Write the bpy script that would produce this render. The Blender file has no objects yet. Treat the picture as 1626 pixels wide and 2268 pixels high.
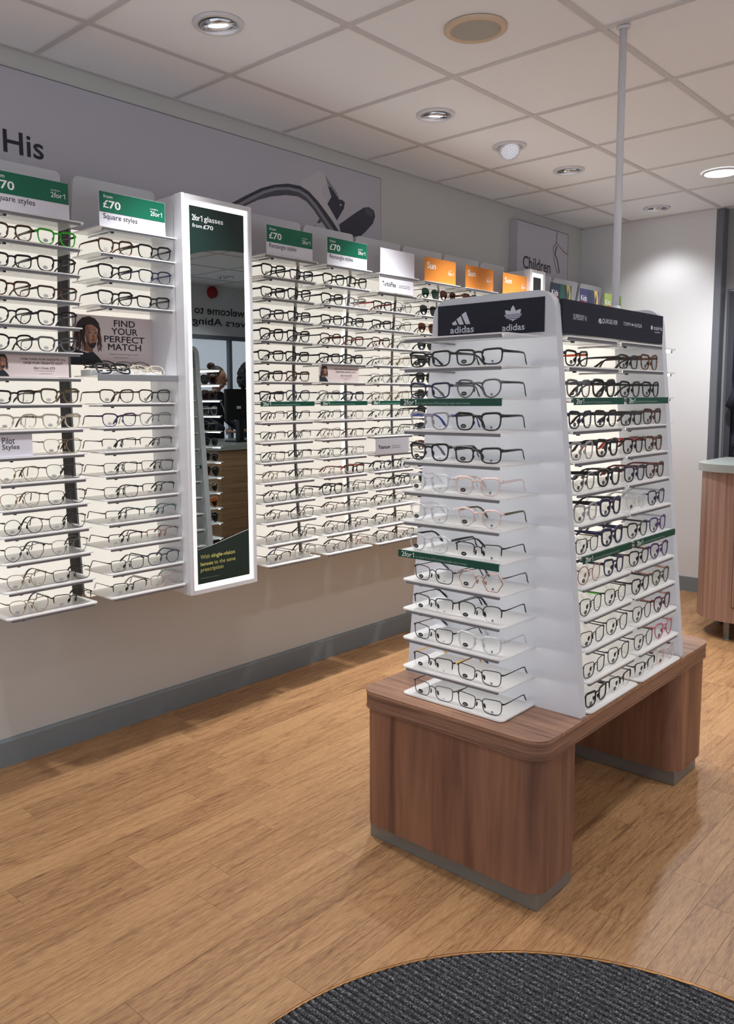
import bpy, bmesh, math, random
from mathutils import Vector, Matrix
random.seed(7)
S = bpy.context.scene
COL = S.collection
PI = math.pi

# ------------------------------------------------------------------ camera
cam_d = bpy.data.cameras.new('camera'); cam = bpy.data.objects.new('camera', cam_d); COL.objects.link(cam)
cam.location = (2.8739, -1.5202, 1.3328)
cam.rotation_euler = (1.4646, 0.0059, 0.7452)
cam_d.sensor_fit = 'HORIZONTAL'; cam_d.sensor_width = 36.0
cam_d.lens = 1821.2265 * 36.0 / 1626.0
cam_d.shift_x = 61.2912 / 1626.0
cam_d.shift_y = -55.6615 / 1626.0
cam_d.clip_start = 0.05; cam_d.clip_end = 60
S.camera = cam

# ------------------------------------------------------------------ world, exposure
W = bpy.data.worlds.new('world'); S.world = W; W.use_nodes = True
W.node_tree.nodes['Background'].inputs[0].default_value = (0.84, 0.87, 0.97, 1)
W.node_tree.nodes['Background'].inputs[1].default_value = 1.25
S.view_settings.view_transform = 'Standard'
S.view_settings.look = 'None'
S.view_settings.exposure = 0.44
S.view_settings.gamma = 1.0
S.view_settings.use_curve_mapping = False
S.cycles.transparent_max_bounces = 24
S.cycles.max_bounces = 8
S.cycles.diffuse_bounces = 4
S.cycles.caustics_reflective = False
S.cycles.caustics_refractive = False
S.cycles.sample_clamp_indirect = 4.0

SPOT_W = 30.0          # one ceiling downlight
LED_E = 20.0
PANEL_E = 0.42         # backlit display panels

# ------------------------------------------------------------------ materials
def lin(c):
    return tuple((v / 255 / 12.92) if v / 255 <= 0.04045 else ((v / 255 + 0.055) / 1.055) ** 2.4 for v in c) + (1.0,)
MATS = {}
def pm(name, rgb, rough=0.5, metal=0.0, coat=0.0, emit=None, es=0.0, spec=0.5, bump=None, alpha=None):
    if name in MATS: return MATS[name]
    m = bpy.data.materials.new(name); m.use_nodes = True; MATS[name] = m
    nt = m.node_tree; b = nt.nodes['Principled BSDF']
    b.inputs['Base Color'].default_value = lin(rgb)
    b.inputs['Roughness'].default_value = rough
    b.inputs['Metallic'].default_value = metal
    b.inputs['Coat Weight'].default_value = coat
    b.inputs['Specular IOR Level'].default_value = spec
    if emit:
        b.inputs['Emission Color'].default_value = lin(emit); b.inputs['Emission Strength'].default_value = es
    if bump:
        n = nt.nodes.new('ShaderNodeTexNoise'); n.inputs['Scale'].default_value = bump[0]; n.inputs['Detail'].default_value = 4
        g = nt.nodes.new('ShaderNodeNewGeometry'); nt.links.new(g.outputs['Position'], n.inputs['Vector'])
        u = nt.nodes.new('ShaderNodeBump'); u.inputs['Strength'].default_value = bump[1]; u.inputs['Distance'].default_value = 0.002
        nt.links.new(n.outputs['Fac'], u.inputs['Height']); nt.links.new(u.outputs['Normal'], b.inputs['Normal'])
    return m
def see_through(name, rgb, amount, rough=0.1, gloss=0.5):
    """a thin sheet: part of the light goes straight through, the rest is a glossy tinted surface"""
    if name in MATS: return MATS[name]
    m = bpy.data.materials.new(name); m.use_nodes = True; MATS[name] = m
    nt = m.node_tree; b = nt.nodes['Principled BSDF']; out = nt.nodes['Material Output']
    b.inputs['Base Color'].default_value = lin(rgb); b.inputs['Roughness'].default_value = rough
    b.inputs['Specular IOR Level'].default_value = gloss
    t = nt.nodes.new('ShaderNodeBsdfTransparent'); t.inputs[0].default_value = (1, 1, 1, 1)
    mx = nt.nodes.new('ShaderNodeMixShader'); mx.inputs[0].default_value = amount
    nt.links.new(b.outputs[0], mx.inputs[1]); nt.links.new(t.outputs[0], mx.inputs[2]); nt.links.new(mx.outputs[0], out.inputs[0])
    return m
def lens_mat(name, tint, refl):
    m = bpy.data.materials.new(name); m.use_nodes = True; MATS[name] = m
    nt = m.node_tree; nt.nodes.remove(nt.nodes['Principled BSDF']); out = nt.nodes['Material Output']
    t = nt.nodes.new('ShaderNodeBsdfTransparent'); t.inputs[0].default_value = tint
    g = nt.nodes.new('ShaderNodeBsdfGlossy'); g.inputs['Roughness'].default_value = 0.03
    f = nt.nodes.new('ShaderNodeLayerWeight'); f.inputs['Blend'].default_value = refl
    f2 = nt.nodes.new('ShaderNodeMath'); f2.operation = 'MULTIPLY_ADD'; f2.inputs[1].default_value = .5; f2.inputs[2].default_value = .012; f3 = nt.nodes.new('ShaderNodeMath'); f3.operation = 'POWER'; f3.inputs[1].default_value = 4.0; nt.links.new(f.outputs['Facing'], f3.inputs[0]); nt.links.new(f3.outputs[0], f2.inputs[0])
    mx = nt.nodes.new('ShaderNodeMixShader')
    nt.links.new(f2.outputs[0], mx.inputs[0]); nt.links.new(t.outputs[0], mx.inputs[1]); nt.links.new(g.outputs[0], mx.inputs[2])
    nt.links.new(mx.outputs[0], out.inputs[0]); return m
def wood(name, stops, grain=(60, 60, 2.5), rough=0.45, coord='Object', bands=0.0, fine=0.35, world=False, bandscale=(7, 7, .6), rings=9.0):
    m = bpy.data.materials.new(name); m.use_nodes = True; MATS[name] = m
    nt = m.node_tree; N = nt.nodes; L = nt.links; b = N['Principled BSDF']
    oi = N.new('ShaderNodeObjectInfo'); at = N.new('ShaderNodeAttribute'); at.attribute_name = 'tone'
    ad = N.new('ShaderNodeMath'); ad.operation = 'ADD'; L.new(oi.outputs['Random'], ad.inputs[0]); L.new(at.outputs['Fac'], ad.inputs[1])
    fr = N.new('ShaderNodeMath'); fr.operation = 'FRACT'; L.new(ad.outputs[0], fr.inputs[0])
    if world:
        g = N.new('ShaderNodeNewGeometry'); src = g.outputs['Position']
    else:
        g = N.new('ShaderNodeTexCoord'); src = g.outputs[coord]
    off = N.new('ShaderNodeVectorMath'); off.operation = 'ADD'
    mul = N.new('ShaderNodeMath'); mul.operation = 'MULTIPLY'; mul.inputs[1].default_value = 37.0 if world else 0.0
    L.new(fr.outputs[0], mul.inputs[0]); L.new(src, off.inputs[0]); L.new(mul.outputs[0], off.inputs[1])
    def noise(sc, detail, dist):
        mp = N.new('ShaderNodeMapping'); mp.inputs['Scale'].default_value = sc; L.new(off.outputs[0], mp.inputs['Vector'])
        n = N.new('ShaderNodeTexNoise'); n.inputs['Scale'].default_value = 1.0; n.inputs['Detail'].default_value = detail
        n.inputs['Distortion'].default_value = dist; L.new(mp.outputs[0], n.inputs['Vector']); return n.outputs['Fac']
    a = noise(grain, 5, 0.6)
    c = noise(bandscale, 2, 0.3)
    sn = N.new('ShaderNodeMath'); sn.operation = 'MULTIPLY'; sn.inputs[1].default_value = rings * 6.28; L.new(c, sn.inputs[0])
    s2 = N.new('ShaderNodeMath'); s2.operation = 'SINE'; L.new(sn.outputs[0], s2.inputs[0])
    s3 = N.new('ShaderNodeMath'); s3.operation = 'MULTIPLY_ADD'; s3.inputs[1].default_value = bands; s3.inputs[2].default_value = 0.0
    if world:   # thin dark year rings instead of soft bands
        ab = N.new('ShaderNodeMath'); ab.operation = 'ABSOLUTE'; L.new(s2.outputs[0], ab.inputs[0])
        iv = N.new('ShaderNodeMath'); iv.operation = 'SUBTRACT'; iv.inputs[0].default_value = 1.0; L.new(ab.outputs[0], iv.inputs[1])
        pw_ = N.new('ShaderNodeMath'); pw_.operation = 'POWER'; pw_.inputs[1].default_value = 2.6; L.new(iv.outputs[0], pw_.inputs[0])
        s3.inputs[1].default_value = -bands; L.new(pw_.outputs[0], s3.inputs[0])
        gs = N.new('ShaderNodeMath'); gs.operation = 'MULTIPLY_ADD'; gs.inputs[1].default_value = .5; gs.inputs[2].default_value = .29; L.new(a, gs.inputs[0]); a = gs.outputs[0]
    else:
        L.new(s2.outputs[0], s3.inputs[0])
    sm = N.new('ShaderNodeMath'); sm.operation = 'ADD'; L.new(a, sm.inputs[0]); L.new(s3.outputs[0], sm.inputs[1])
    d = noise((grain[0] * 5, grain[1] * 5, grain[2] * 5), 2, 0.0)
    fm = N.new('ShaderNodeMath'); fm.operation = 'MULTIPLY_ADD'; fm.inputs[1].default_value = fine; fm.inputs[2].default_value = -fine / 2
    L.new(d, fm.inputs[0]); s4 = N.new('ShaderNodeMath'); s4.operation = 'ADD'; L.new(sm.outputs[0], s4.inputs[0]); L.new(fm.outputs[0], s4.inputs[1])
    tn = N.new('ShaderNodeMath'); tn.operation = 'MULTIPLY_ADD'; tn.inputs[1].default_value = 0.16 if world else 0.0; tn.inputs[2].default_value = -0.08 if world else 0.0
    L.new(fr.outputs[0], tn.inputs[0]); s5 = N.new('ShaderNodeMath'); s5.operation = 'ADD'; L.new(s4.outputs[0], s5.inputs[0]); L.new(tn.outputs[0], s5.inputs[1])
    r = N.new('ShaderNodeValToRGB'); L.new(s5.outputs[0], r.inputs[0])
    el = r.color_ramp.elements
    el[0].position = stops[0][0]; el[0].color = lin(stops[0][1]); el[1].position = stops[-1][0]; el[1].color = lin(stops[-1][1])
    for p, cc in stops[1:-1]:
        e = el.new(p); e.color = lin(cc)
    L.new(r.outputs[0], b.inputs['Base Color']); b.inputs['Roughness'].default_value = rough
    bp = N.new('ShaderNodeBump'); bp.inputs['Strength'].default_value = 0.15; bp.inputs['Distance'].default_value = 0.001
    L.new(s4.outputs[0], bp.inputs['Height']); L.new(bp.outputs[0], b.inputs['Normal'])
    return m

M_wall = pm('wall paint', (218, 218, 220), 0.75, bump=(180, 0.12))
M_graphic = pm('lilac grey vinyl', (186, 184, 192), 0.6)
M_tile = pm('ceiling tile', (244, 246, 248), 0.9, bump=(260, 0.3))
M_tee = pm('ceiling tee', (206, 203, 202), 0.5)
M_base = pm('grey skirting', (122, 130, 134), 0.45)
M_white = pm('white metal', (216, 216, 220), 0.4)
M_stand = pm('silver white laminate', (204, 206, 212), 0.38, bump=(500, 0.05))
M_board = pm('header board white', (196, 196, 200), 0.5)
M_light = pm('backlit panel', (238, 234, 224), 0.5, emit=(255, 248, 236), es=PANEL_E)
M_glow = pm('mirror glow strip', (250, 252, 245), 0.5, emit=(250, 253, 244), es=.92)
M_lip = pm('grey shelf lip', (124, 125, 130), 0.4)
M_rod = pm('steel rod', (170, 170, 172), 0.25, 0.9)
M_cap = pm('black end cap', (22, 22, 24), 0.4)
M_post = pm('dark upright', (74, 73, 70), 0.6)
M_shelf = see_through('frosted acrylic', (240, 239, 238), 0.12, 0.22, 0.6)
M_shelf_clear = see_through('clear acrylic', (226, 226, 224), 0.38, 0.12, 0.6)
M_mirror = pm('mirror glass', (165, 172, 172), 0.0, 1.0)
M_dgreen = pm('dark green film', (20, 42, 38), 0.35)
M_green = pm('green print', (0, 100, 74), 0.4)
M_strip = pm('green strip', (8, 72, 56), 0.3)
M_card = pm('white card', (216, 214, 222), 0.5)
M_poster = pm('blush print', (214, 200, 198), 0.5)
M_ink = pm('dark ink', (28, 26, 38), 0.5)
M_ink_grey = pm('grey ink', (110, 108, 116), 0.5)
M_tin = pm('grey card', (168, 166, 172), 0.5)
M_wtext = pm('white lettering', (236, 238, 236), 0.5)
M_ytext = pm('pale yellow lettering', (206, 205, 120), 0.5)
M_gtext = pm('muted lettering', (150, 170, 160), 0.5)
M_orange = pm('orange print', (218, 134, 52), 0.5)
M_navy = pm('navy sign', (32, 33, 46), 0.55, spec=.3)
M_silvertext = pm('silver lettering', (200, 202, 214), 0.4)
M_kick = pm('brushed kickboard', (132, 132, 128), 0.35, 0.5)
M_steel = pm('chrome', (200, 202, 205), 0.12, 1.0)
M_brass = pm('brass edge', (190, 140, 90), 0.25, 0.9)
M_lamp = pm('lamp face', (255, 255, 255), 0.4, emit=(244, 247, 255), es=2.5)
M_lampsoft = pm('lamp reflector', (150, 154, 165), 0.2, 0.6, emit=(244, 247, 255), es=0.25)
M_face = pm('eyeball lamp face', (230, 232, 240), 0.4, emit=(240, 242, 255), es=0.35)
M_door = pm('dark blue door', (52, 58, 72), 0.45)
M_frame = pm('grey frame paint', (102, 104, 112), 0.5)
M_worktop = pm('grey green worktop', (150, 156, 152), 0.3)
M_skin1 = pm('light skin', (196, 140, 118), 0.5)
M_hair1 = pm('brown hair', (62, 42, 30), 0.6)
M_hair2 = pm('black hair', (24, 20, 22), 0.6)
M_cloth = pm('navy uniform', (26, 30, 48), 0.8)
M_black = pm('black plastic', (16, 16, 18), 0.4)
M_red = pm('red sounder', (150, 24, 34), 0.4)
M_cream = pm('cream ring', (212, 190, 162), 0.5)
M_mesh = pm('speaker mesh', (178, 176, 164), 0.7, bump=(900, 0.5))
M_floor = wood('oak plank', [(0.12, (94, 62, 40)), (0.38, (142, 103, 69)), (0.54, (164, 124, 84)), (0.88, (190, 149, 106))],
               grain=(120, 7, 1), rough=0.42, bands=0.15, fine=0.8, world=True, bandscale=(7.5, .55, 1), rings=6)
M_walnut = wood('brown laminate upright', [(0.25, (84, 56, 44)), (0.45, (116, 80, 62)), (0.6, (134, 94, 73)), (0.85, (152, 108, 82))],
                grain=(14, 14, 1.0), rough=0.4, bands=0.03, fine=0.28, bandscale=(5, 5, .35), rings=5)
M_walnut_top = wood('brown laminate flat', [(0.25, (104, 74, 58)), (0.5, (146, 108, 86)), (0.8, (172, 132, 104))],
                    grain=(3, 50, 110), rough=0.38, bands=0.03, fine=0.3, bandscale=(.6, 8, 8), rings=5)
M_edge_ply = wood('layered brown edge', [(0.25, (88, 62, 50)), (0.5, (126, 92, 74)), (0.8, (150, 114, 92))],
                  grain=(3, 3, 150), rough=0.4, bands=0.0, fine=0.3)
M_zebrano = wood('striped pale laminate', [(0.25, (112, 84, 72)), (0.5, (144, 112, 98)), (0.8, (168, 136, 120))],
                 grain=(75, 75, 0.7), rough=0.42, bands=0.0, fine=0.25)
M_zebh = wood('striped laminate across', [(0.25, (112, 90, 66)), (0.5, (150, 122, 92)), (0.8, (176, 146, 112))],
              grain=(1.2, 1.2, 70), rough=0.42, bands=0.0, fine=0.25)
def carpet():
    m = bpy.data.materials.new('ribbed carpet'); m.use_nodes = True; nt = m.node_tree; b = nt.nodes['Principled BSDF']
    g = nt.nodes.new('ShaderNodeNewGeometry'); n = nt.nodes.new('ShaderNodeTexNoise'); n.inputs['Scale'].default_value = 260; n.inputs['Detail'].default_value = 3
    nt.links.new(g.outputs['Position'], n.inputs['Vector']); r = nt.nodes.new('ShaderNodeValToRGB')
    r.color_ramp.elements[0].position = .38; r.color_ramp.elements[0].color = lin((34, 34, 37))
    r.color_ramp.elements[1].position = .72; r.color_ramp.elements[1].color = lin((142, 142, 146))
    e = r.color_ramp.elements.new(.55); e.color = lin((70, 70, 74))
    nt.links.new(n.outputs['Fac'], r.inputs[0]); nt.links.new(r.outputs[0], b.inputs['Base Color']); b.inputs['Roughness'].default_value = 0.95
    u = nt.nodes.new('ShaderNodeBump'); u.inputs['Strength'].default_value = .8; u.inputs['Distance'].default_value = .004
    nt.links.new(n.outputs['Fac'], u.inputs['Height']); nt.links.new(u.outputs[0], b.inputs['Normal']); return m
M_carpet = carpet()
M_groove = pm('carpet groove', (14, 14, 16), 0.95)

# ------------------------------------------------------------------ mesh builder
class MB:
    def __init__(s): s.v = []; s.f = []; s.mi = []; s.sm = []
    def add(s, vs, fs, mi=0, smooth=False):
        o = len(s.v); s.v += [tuple(p) for p in vs]
        for f in fs: s.f.append(tuple(i + o for i in f)); s.mi.append(mi); s.sm.append(smooth)
        return s
    def box(s, x0, x1, y0, y1, z0, z1, mi=0):
        v = [(x, y, z) for z in (z0, z1) for y in (y0, y1) for x in (x0, x1)]
        return s.add(v, [(0, 2, 3, 1), (4, 5, 7, 6), (0, 1, 5, 4), (2, 6, 7, 3), (0, 4, 6, 2), (1, 3, 7, 5)], mi)
    def cbox(s, x0, x1, y0, y1, z0, z1, c=0.003, mi=0):
        """box with chamfered vertical and top edges"""
        def ring(z, i): return [(x0 + c + i, y0 + i, z), (x1 - c - i, y0 + i, z), (x1 - i, y0 + c + i, z), (x1 - i, y1 - c - i, z), (x1 - c - i, y1 - i, z), (x0 + c + i, y1 - i, z), (x0 + i, y1 - c - i, z), (x0 + i, y0 + c + i, z)]
        R = [ring(z0, c * .7), ring(z0 + c, 0), ring(z1 - c, 0), ring(z1, c * .7)]
        v = sum(R, []); f = []
        for k in range(3):
            for i in range(8): f.append((k * 8 + i, k * 8 + (i + 1) % 8, k * 8 + 8 + (i + 1) % 8, k * 8 + 8 + i))
        f.append(tuple(range(7, -1, -1))); f.append(tuple(range(24, 32)))
        return s.add(v, f, mi)
    def prism(s, poly, a0, a1, axis='z', mi=0, smooth=False):
        """extrude a 2-D polygon along an axis: z -> (x,y), y -> (x,z), x -> (y,z)"""
        def P(p, a): return (p[0], p[1], a) if axis == 'z' else ((p[0], a, p[1]) if axis == 'y' else (a, p[0], p[1]))
        n = len(poly); v = [P(p, a0) for p in poly] + [P(p, a1) for p in poly]
        f = [tuple(range(n - 1, -1, -1)), tuple(range(n, 2 * n))]
        s.add(v, f, mi)
        s.add(v, [(i, (i + 1) % n, n + (i + 1) % n, n + i) for i in range(n)], mi, smooth)
        return s
    def flat(s, poly, y, mi=0):
        return s.add([(p[0], y, p[1]) for p in poly], [tuple(range(len(poly)))], mi)
    def tube(s, pts, rs, rz=None, n=6, mi=0, closed=False, up=(0, 0, 1), smooth=True):
        pts = [Vector(p) for p in pts]; m = len(pts); up = Vector(up)
        if not hasattr(rs, '__len__'): rs = [rs] * m
        if rz is None: rz = rs
        if not hasattr(rz, '__len__'): rz = [rz] * m
        v = []
        for i, p in enumerate(pts):
            a = pts[(i - 1) % m] if (closed or i > 0) else p; b = pts[(i + 1) % m] if (closed or i < m - 1) else p
            t = (b - a).normalized(); sd = t.cross(up)
            if sd.length < 1e-5: sd = Vector((1, 0, 0))
            sd.normalize(); uu = sd.cross(t).normalized()
            for k in range(n):
                an = 2 * PI * (k + .5) / n; v.append(p + sd * math.cos(an) * rs[i] + uu * math.sin(an) * rz[i])
        f = []
        for i in range(m if closed else m - 1):
            j = (i + 1) % m
            for k in range(n): f.append((i * n + k, i * n + (k + 1) % n, j * n + (k + 1) % n, j * n + k))
        if not closed: f.append(tuple(range(n - 1, -1, -1))); f.append(tuple((m - 1) * n + k for k in range(n)))
        return s.add(v, f, mi, smooth)
    def lathe(s, prof, c=(0, 0, 0), n=24, mi=0, smooth=True, M=None):
        v = []
        for r, z in prof:
            for k in range(n):
                a = 2 * PI * k / n; p = Vector((r * math.cos(a), r * math.sin(a), z))
                if M: p = M @ p
                v.append((p[0] + c[0], p[1] + c[1], p[2] + c[2]))
        f = []
        for i in range(len(prof) - 1):
            for k in range(n): f.append((i * n + k, i * n + (k + 1) % n, (i + 1) * n + (k + 1) % n, (i + 1) * n + k))
        return s.add(v, f, mi, smooth)
    def disc(s, r, z, c=(0, 0, 0), n=24, mi=0, M=None):
        v = []
        for k in range(n):
            p = Vector((r * math.cos(2 * PI * k / n), r * math.sin(2 * PI * k / n), z))
            if M: p = M @ p
            v.append((p[0] + c[0], p[1] + c[1], p[2] + c[2]))
        return s.add(v, [tuple(range(n))], mi)
    def mesh(s, name, off=(0, 0, 0), nslots=None):
        me = bpy.data.meshes.new(name)
        me.from_pydata([(a - off[0], b - off[1], c - off[2]) for a, b, c in s.v], [], s.f)
        me.polygons.foreach_set('material_index', s.mi); me.polygons.foreach_set('use_smooth', s.sm)
        me.update(); return me
    def build(s, name, mats, parent=None, off=(0, 0, 0)):
        me = s.mesh(name, off)
        for m in (mats if isinstance(mats, (list, tuple)) else [mats]): me.materials.append(m)
        return place(name, me, parent)
def place(name, me, parent=None, loc=(0, 0, 0), rot=(0, 0, 0)):
    o = bpy.data.objects.new(name, me); COL.objects.link(o); o.location = loc; o.rotation_euler = rot
    if parent: o.parent = parent
    return o
def tag(o, label=None, cat=None, group=None, kind=None):
    if label: o['label'] = label
    if cat: o['category'] = cat
    if group: o['group'] = group
    if kind: o['kind'] = kind
    return o
def thing(name, label, cat, loc=(0, 0, 0), rz=0.0, group=None):
    o = bpy.data.objects.new(name, None); COL.objects.link(o); o.empty_display_size = .05
    o.location = loc; o.rotation_euler = (0, 0, rz); tag(o, label, cat, group); return o
def struct(name, mb, mats, parent=None):
    o = mb.build(name, mats, parent)
    if parent is None: o['kind'] = 'structure'
    return o
def rrect(x0, x1, y0, y1, r, n=5, corners='abcd'):
    """rounded rectangle outline, corners a=(x0,y0) b=(x1,y0) c=(x1,y1) d=(x0,y1)"""
    out = []
    for key, cx, cy, a0, px, py in (('a', x0 + r, y0 + r, PI, x0, y0), ('b', x1 - r, y0 + r, 1.5 * PI, x1, y0), ('c', x1 - r, y1 - r, 0, x1, y1), ('d', x0 + r, y1 - r, .5 * PI, x0, y1)):
        if key in corners:
            for i in range(n + 1): a = a0 + .5 * PI * i / n; out.append((cx + r * math.cos(a), cy + r * math.sin(a)))
        else: out.append((px, py))
    return out

# ------------------------------------------------------------------ lettering
_TX = {}
def text_data(s, bold):
    if (s, bold) in _TX: return _TX[(s, bold)]
    cu = bpy.data.curves.new('t', 'FONT'); cu.body = s; cu.size = 1.0; cu.resolution_u = 3; cu.offset = bold * .5; cu.fill_mode = 'FRONT'
    ob = bpy.data.objects.new('t', cu); COL.objects.link(ob)
    dg = bpy.context.evaluated_depsgraph_get(); me = bpy.data.meshes.new_from_object(ob.evaluated_get(dg))
    v = [tuple(p.co) for p in me.vertices]; f = [tuple(p.vertices) for p in me.polygons]
    bpy.data.objects.remove(ob); bpy.data.curves.remove(cu); bpy.data.meshes.remove(me)
    x0 = min(p[0] for p in v); x1 = max(p[0] for p in v); y0 = min(p[1] for p in v); y1 = max(p[1] for p in v)
    _TX[(s, bold)] = (v, f, x0, x1, y0, y1); return _TX[(s, bold)]
def letters(parent, s, x, z, w, h, mat, y=-.0008, bold=0.0, name='lettering', shear=0.0):
    if '2for1' in s and s != '2for':
        tail = s[5:]; wf = w if not tail else w * .31
        letters(parent, '2for', x, z, wf * .80, h, mat, y, bold, name)
        a = x + wf * .86; t_ = h * (.10 + bold * .6)
        MB().add([(p, y, q) for p, q in ((a + h * .24, z), (a + h * .24 + t_ * 1.25, z), (a + h * .24 + t_ * 1.25, z + h * .97), (a + h * .22, z + h * .97), (a, z + h * .78), (a, z + h * .66), (a + h * .24, z + h * .82))], [(0, 1, 2, 6), (2, 3, 4, 5, 6)]).build('figure_one', mat, parent)
        if tail: letters(parent, tail.strip(), x + w * .38, z - (h * .0 if 'g' not in tail else h * .16), w * .62, h * (1.0 if 'g' not in tail else 1.16), mat, y, bold * .6, name)
        return None
    """lettering in the local x-z plane of its thing, facing -y; (x,z) lower left, w x h the size of the written line"""
    v, f, x0, x1, y0, y1 = text_data(s, bold)
    k = w / (x1 - x0); kz = h / (y1 - y0)
    mb = MB(); mb.add([(x + (p[0] - x0) * k + shear * (p[1] - y0) * kz, y, z + (p[1] - y0) * kz) for p in v], f)
    return mb.build(name, mat, parent)

# ------------------------------------------------------------------ room shell
H = 2.554
X1 = 4.96; YN = -3.0; YF = 4.215; YF2 = 4.30; YE = 5.3
# floor: subfloor with oak planks laid one by one
floor = struct('floor', MB().box(-.02, X1 + .02, YN - .02, YE + .02, -.06, -.006), pm('floor bedding', (54, 40, 30), .9))
PW = .1015; PL = .902; G = .0004
off_known = {0: .32, -1: .095, 1: -.268, 2: .125, 3: -.126, 5: .17, 6: -.60, 8: -.303, 12: .413, 13: .724, 14: .632}
pl_mesh = MB().box(G, PW - G, G, PL - G, -.0065, 0).mesh('plank'); pl_mesh.materials.append(M_floor)
rest = MB(); tones = []
k0 = int(math.ceil(-.757 / PW)) - 1
for k in range(k0, int((X1 - .757) / PW) + 1):
    x = .757 + PW * k; xa = max(x, 0); xb = min(x + PW, X1)
    if xb - xa < .01: continue
    o0 = off_known.get(k, random.uniform(0, PL)) % PL
    y = YN - PL + ((o0 - YN) % PL)
    while y < YE:
        ya, yb = max(y, YN), min(y + PL, YE)
        if yb - ya > .02:
            full = abs(yb - ya - PL) < 1e-6 and abs(xb - xa - PW) < 1e-6
            near = x < 2.9 and yb > -1.3 and ya < 4.2
            if near:
                if full: place('plank', pl_mesh, floor, (x, y, 0))
                else:
                    place('plank', (lambda m: (m.materials.append(M_floor), m)[1])(MB().box(G, xb - xa - G, G, yb - ya - G, -.0065, 0).mesh('plank')), floor, (xa, ya, 0))
            else:
                rest.box(xa + G, xb - G, ya + G, yb - G, -.0065, 0); tones += [random.random()] * 6
        y += PL
ro = rest.build('planks', M_floor, floor); ro['kind'] = 'stuff'
at = ro.data.attributes.new('tone', 'FLOAT', 'FACE'); at.data.foreach_set('value', tones)

# ceiling: tiles and tee bars
ceil = struct('ceiling', MB().box(-.02, X1 + .02, YN - .02, YE + .02, H + .03, H + .08), pm('ceiling void', (120, 118, 116), .9))
xs = [0, .366]
while xs[-1] + .6 < X1: xs.append(xs[-1] + .6)
xs.append(X1)
ys = [YN]; yy = -2.4
while yy < YE - .05: ys.append(yy); yy += .6
ys.append(YE)
tiles = {}
for i in range(len(xs) - 1):
    for j in range(len(ys) - 1):
        w, d = xs[i + 1] - xs[i], ys[j + 1] - ys[j]
        key = (round(w, 3), round(d, 3))
        if key not in tiles:
            tiles[key] = MB().cbox(.004, w - .004, .004, d - .004, H + .004, H + .019, .003).mesh('ceiling_tile'); tiles[key].materials.append(M_tile)
        place('ceiling_tile', tiles[key], ceil, (xs[i], ys[j], 0))
for x in xs[1:-1]:
    MB().box(x - .012, x + .012, YN, YE, H, H + .005).box(x - .002, x + .002, YN, YE, H + .005, H + .03).build('tee_bar', M_tee, ceil)
for y in ys[1:-1]:
    MB().box(0, X1, y - .011, y + .011, H - .0006, H + .004).build('tee_bar', M_tee, ceil)
MB().box(0, .022, YN, YF, H - .003, H + .004).build('edge_angle', M_tee, ceil)
MB().box(0, .99, YF - .02, YF, H - .003, H + .004).build('edge_angle', M_tee, ceil)

struct('wall_left', MB().box(-.1, 0, YN, YF + .1, -.05, H + .08), pm('dimmed wall paint', (196, 196, 192), .75, bump=(180, .12)))  # wall paint darkened in its colour to stand for dimmer, floor-bounced light
struct('wall_far', MB().box(0, .945, YF, YF + .18, -.05, H + .08), M_wall)
struct('trim_1', MB().cbox(.945, .992, YF - .006, YF + .18, 0, H - .001, .004), M_frame)
struct('wall_far_right', MB().box(.99, 1.005, YF2, YF2 + .1, -.05, H + .08).box(1.005, 2.02, YF2, YF2 + .1, 2.04, H + .08).box(2.02, 3.7, YF2, YF2 + .1, -.05, H + .08), pm('grey paint', (150, 151, 154), .7))
struct('wall_return', MB().box(3.6, 3.7, YF2 + .1, YE, -.05, H + .08), M_wall)
struct('wall_end', MB().box(3.7, X1, YE, YE + .1, -.05, H + .08), M_wall)
struct('wall_near', MB().box(-.1, .5, YN - .1, YN, -.05, H + .08).box(.5, X1 + .1, YN - .1, YN, 2.35, H + .08).box(.5, X1 + .1, YN - .1, YN, -.05, .12), M_wall)
w2_ = tag(MB().box(.5, X1, YN - .06, YN - .05, .12, 2.35).build('window_2', see_through('shop glass front', (170, 180, 185), .88, .05)), kind='structure')
for x in (.52, 1.6, 2.7, 3.8, 4.9): MB().box(x - .02, x + .02, YN - .08, YN - .03, .12, 2.35).build('mullion', M_frame, w2_)
# right wall: shopfront bulkhead over glass
struct('wall_right', MB().box(X1, X1 + .1, YN, YE, 2.0, H + .08).box(X1, X1 + .1, YN, YE, -.05, .35)
       .box(X1, X1 + .1, 4.95, YE, .35, 2.0), M_wall)
win = tag(MB().box(X1 + .02, X1 + .03, YN, 4.95, .35, 2.0).build('window_1', see_through('shop glass', (150, 160, 165), .75, .05)), kind='structure')
for y in (-2.2, -1.0, .2, 1.4, 2.6, 3.55, 4.45):
    MB().box(X1 + .0, X1 + .05, y - .02, y + .02, .35, 2.0).build('mullion', M_frame, win)
struct('trim_2', MB().box(X1 - .012, X1 + .04, YN, 4.95, 1.985, 2.03), M_frame)
struct('baseboard_left', MB().prism([(0, 0), (.014, 0), (.014, .092), (.008, .102), (0, .102)], YN, YF, 'y'), M_base)
struct('baseboard_far', MB().box(.014, .945, YF - .013, YF, 0, .092).box(.014, .945, YF - .008, YF, .092, .1), M_base)
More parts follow.
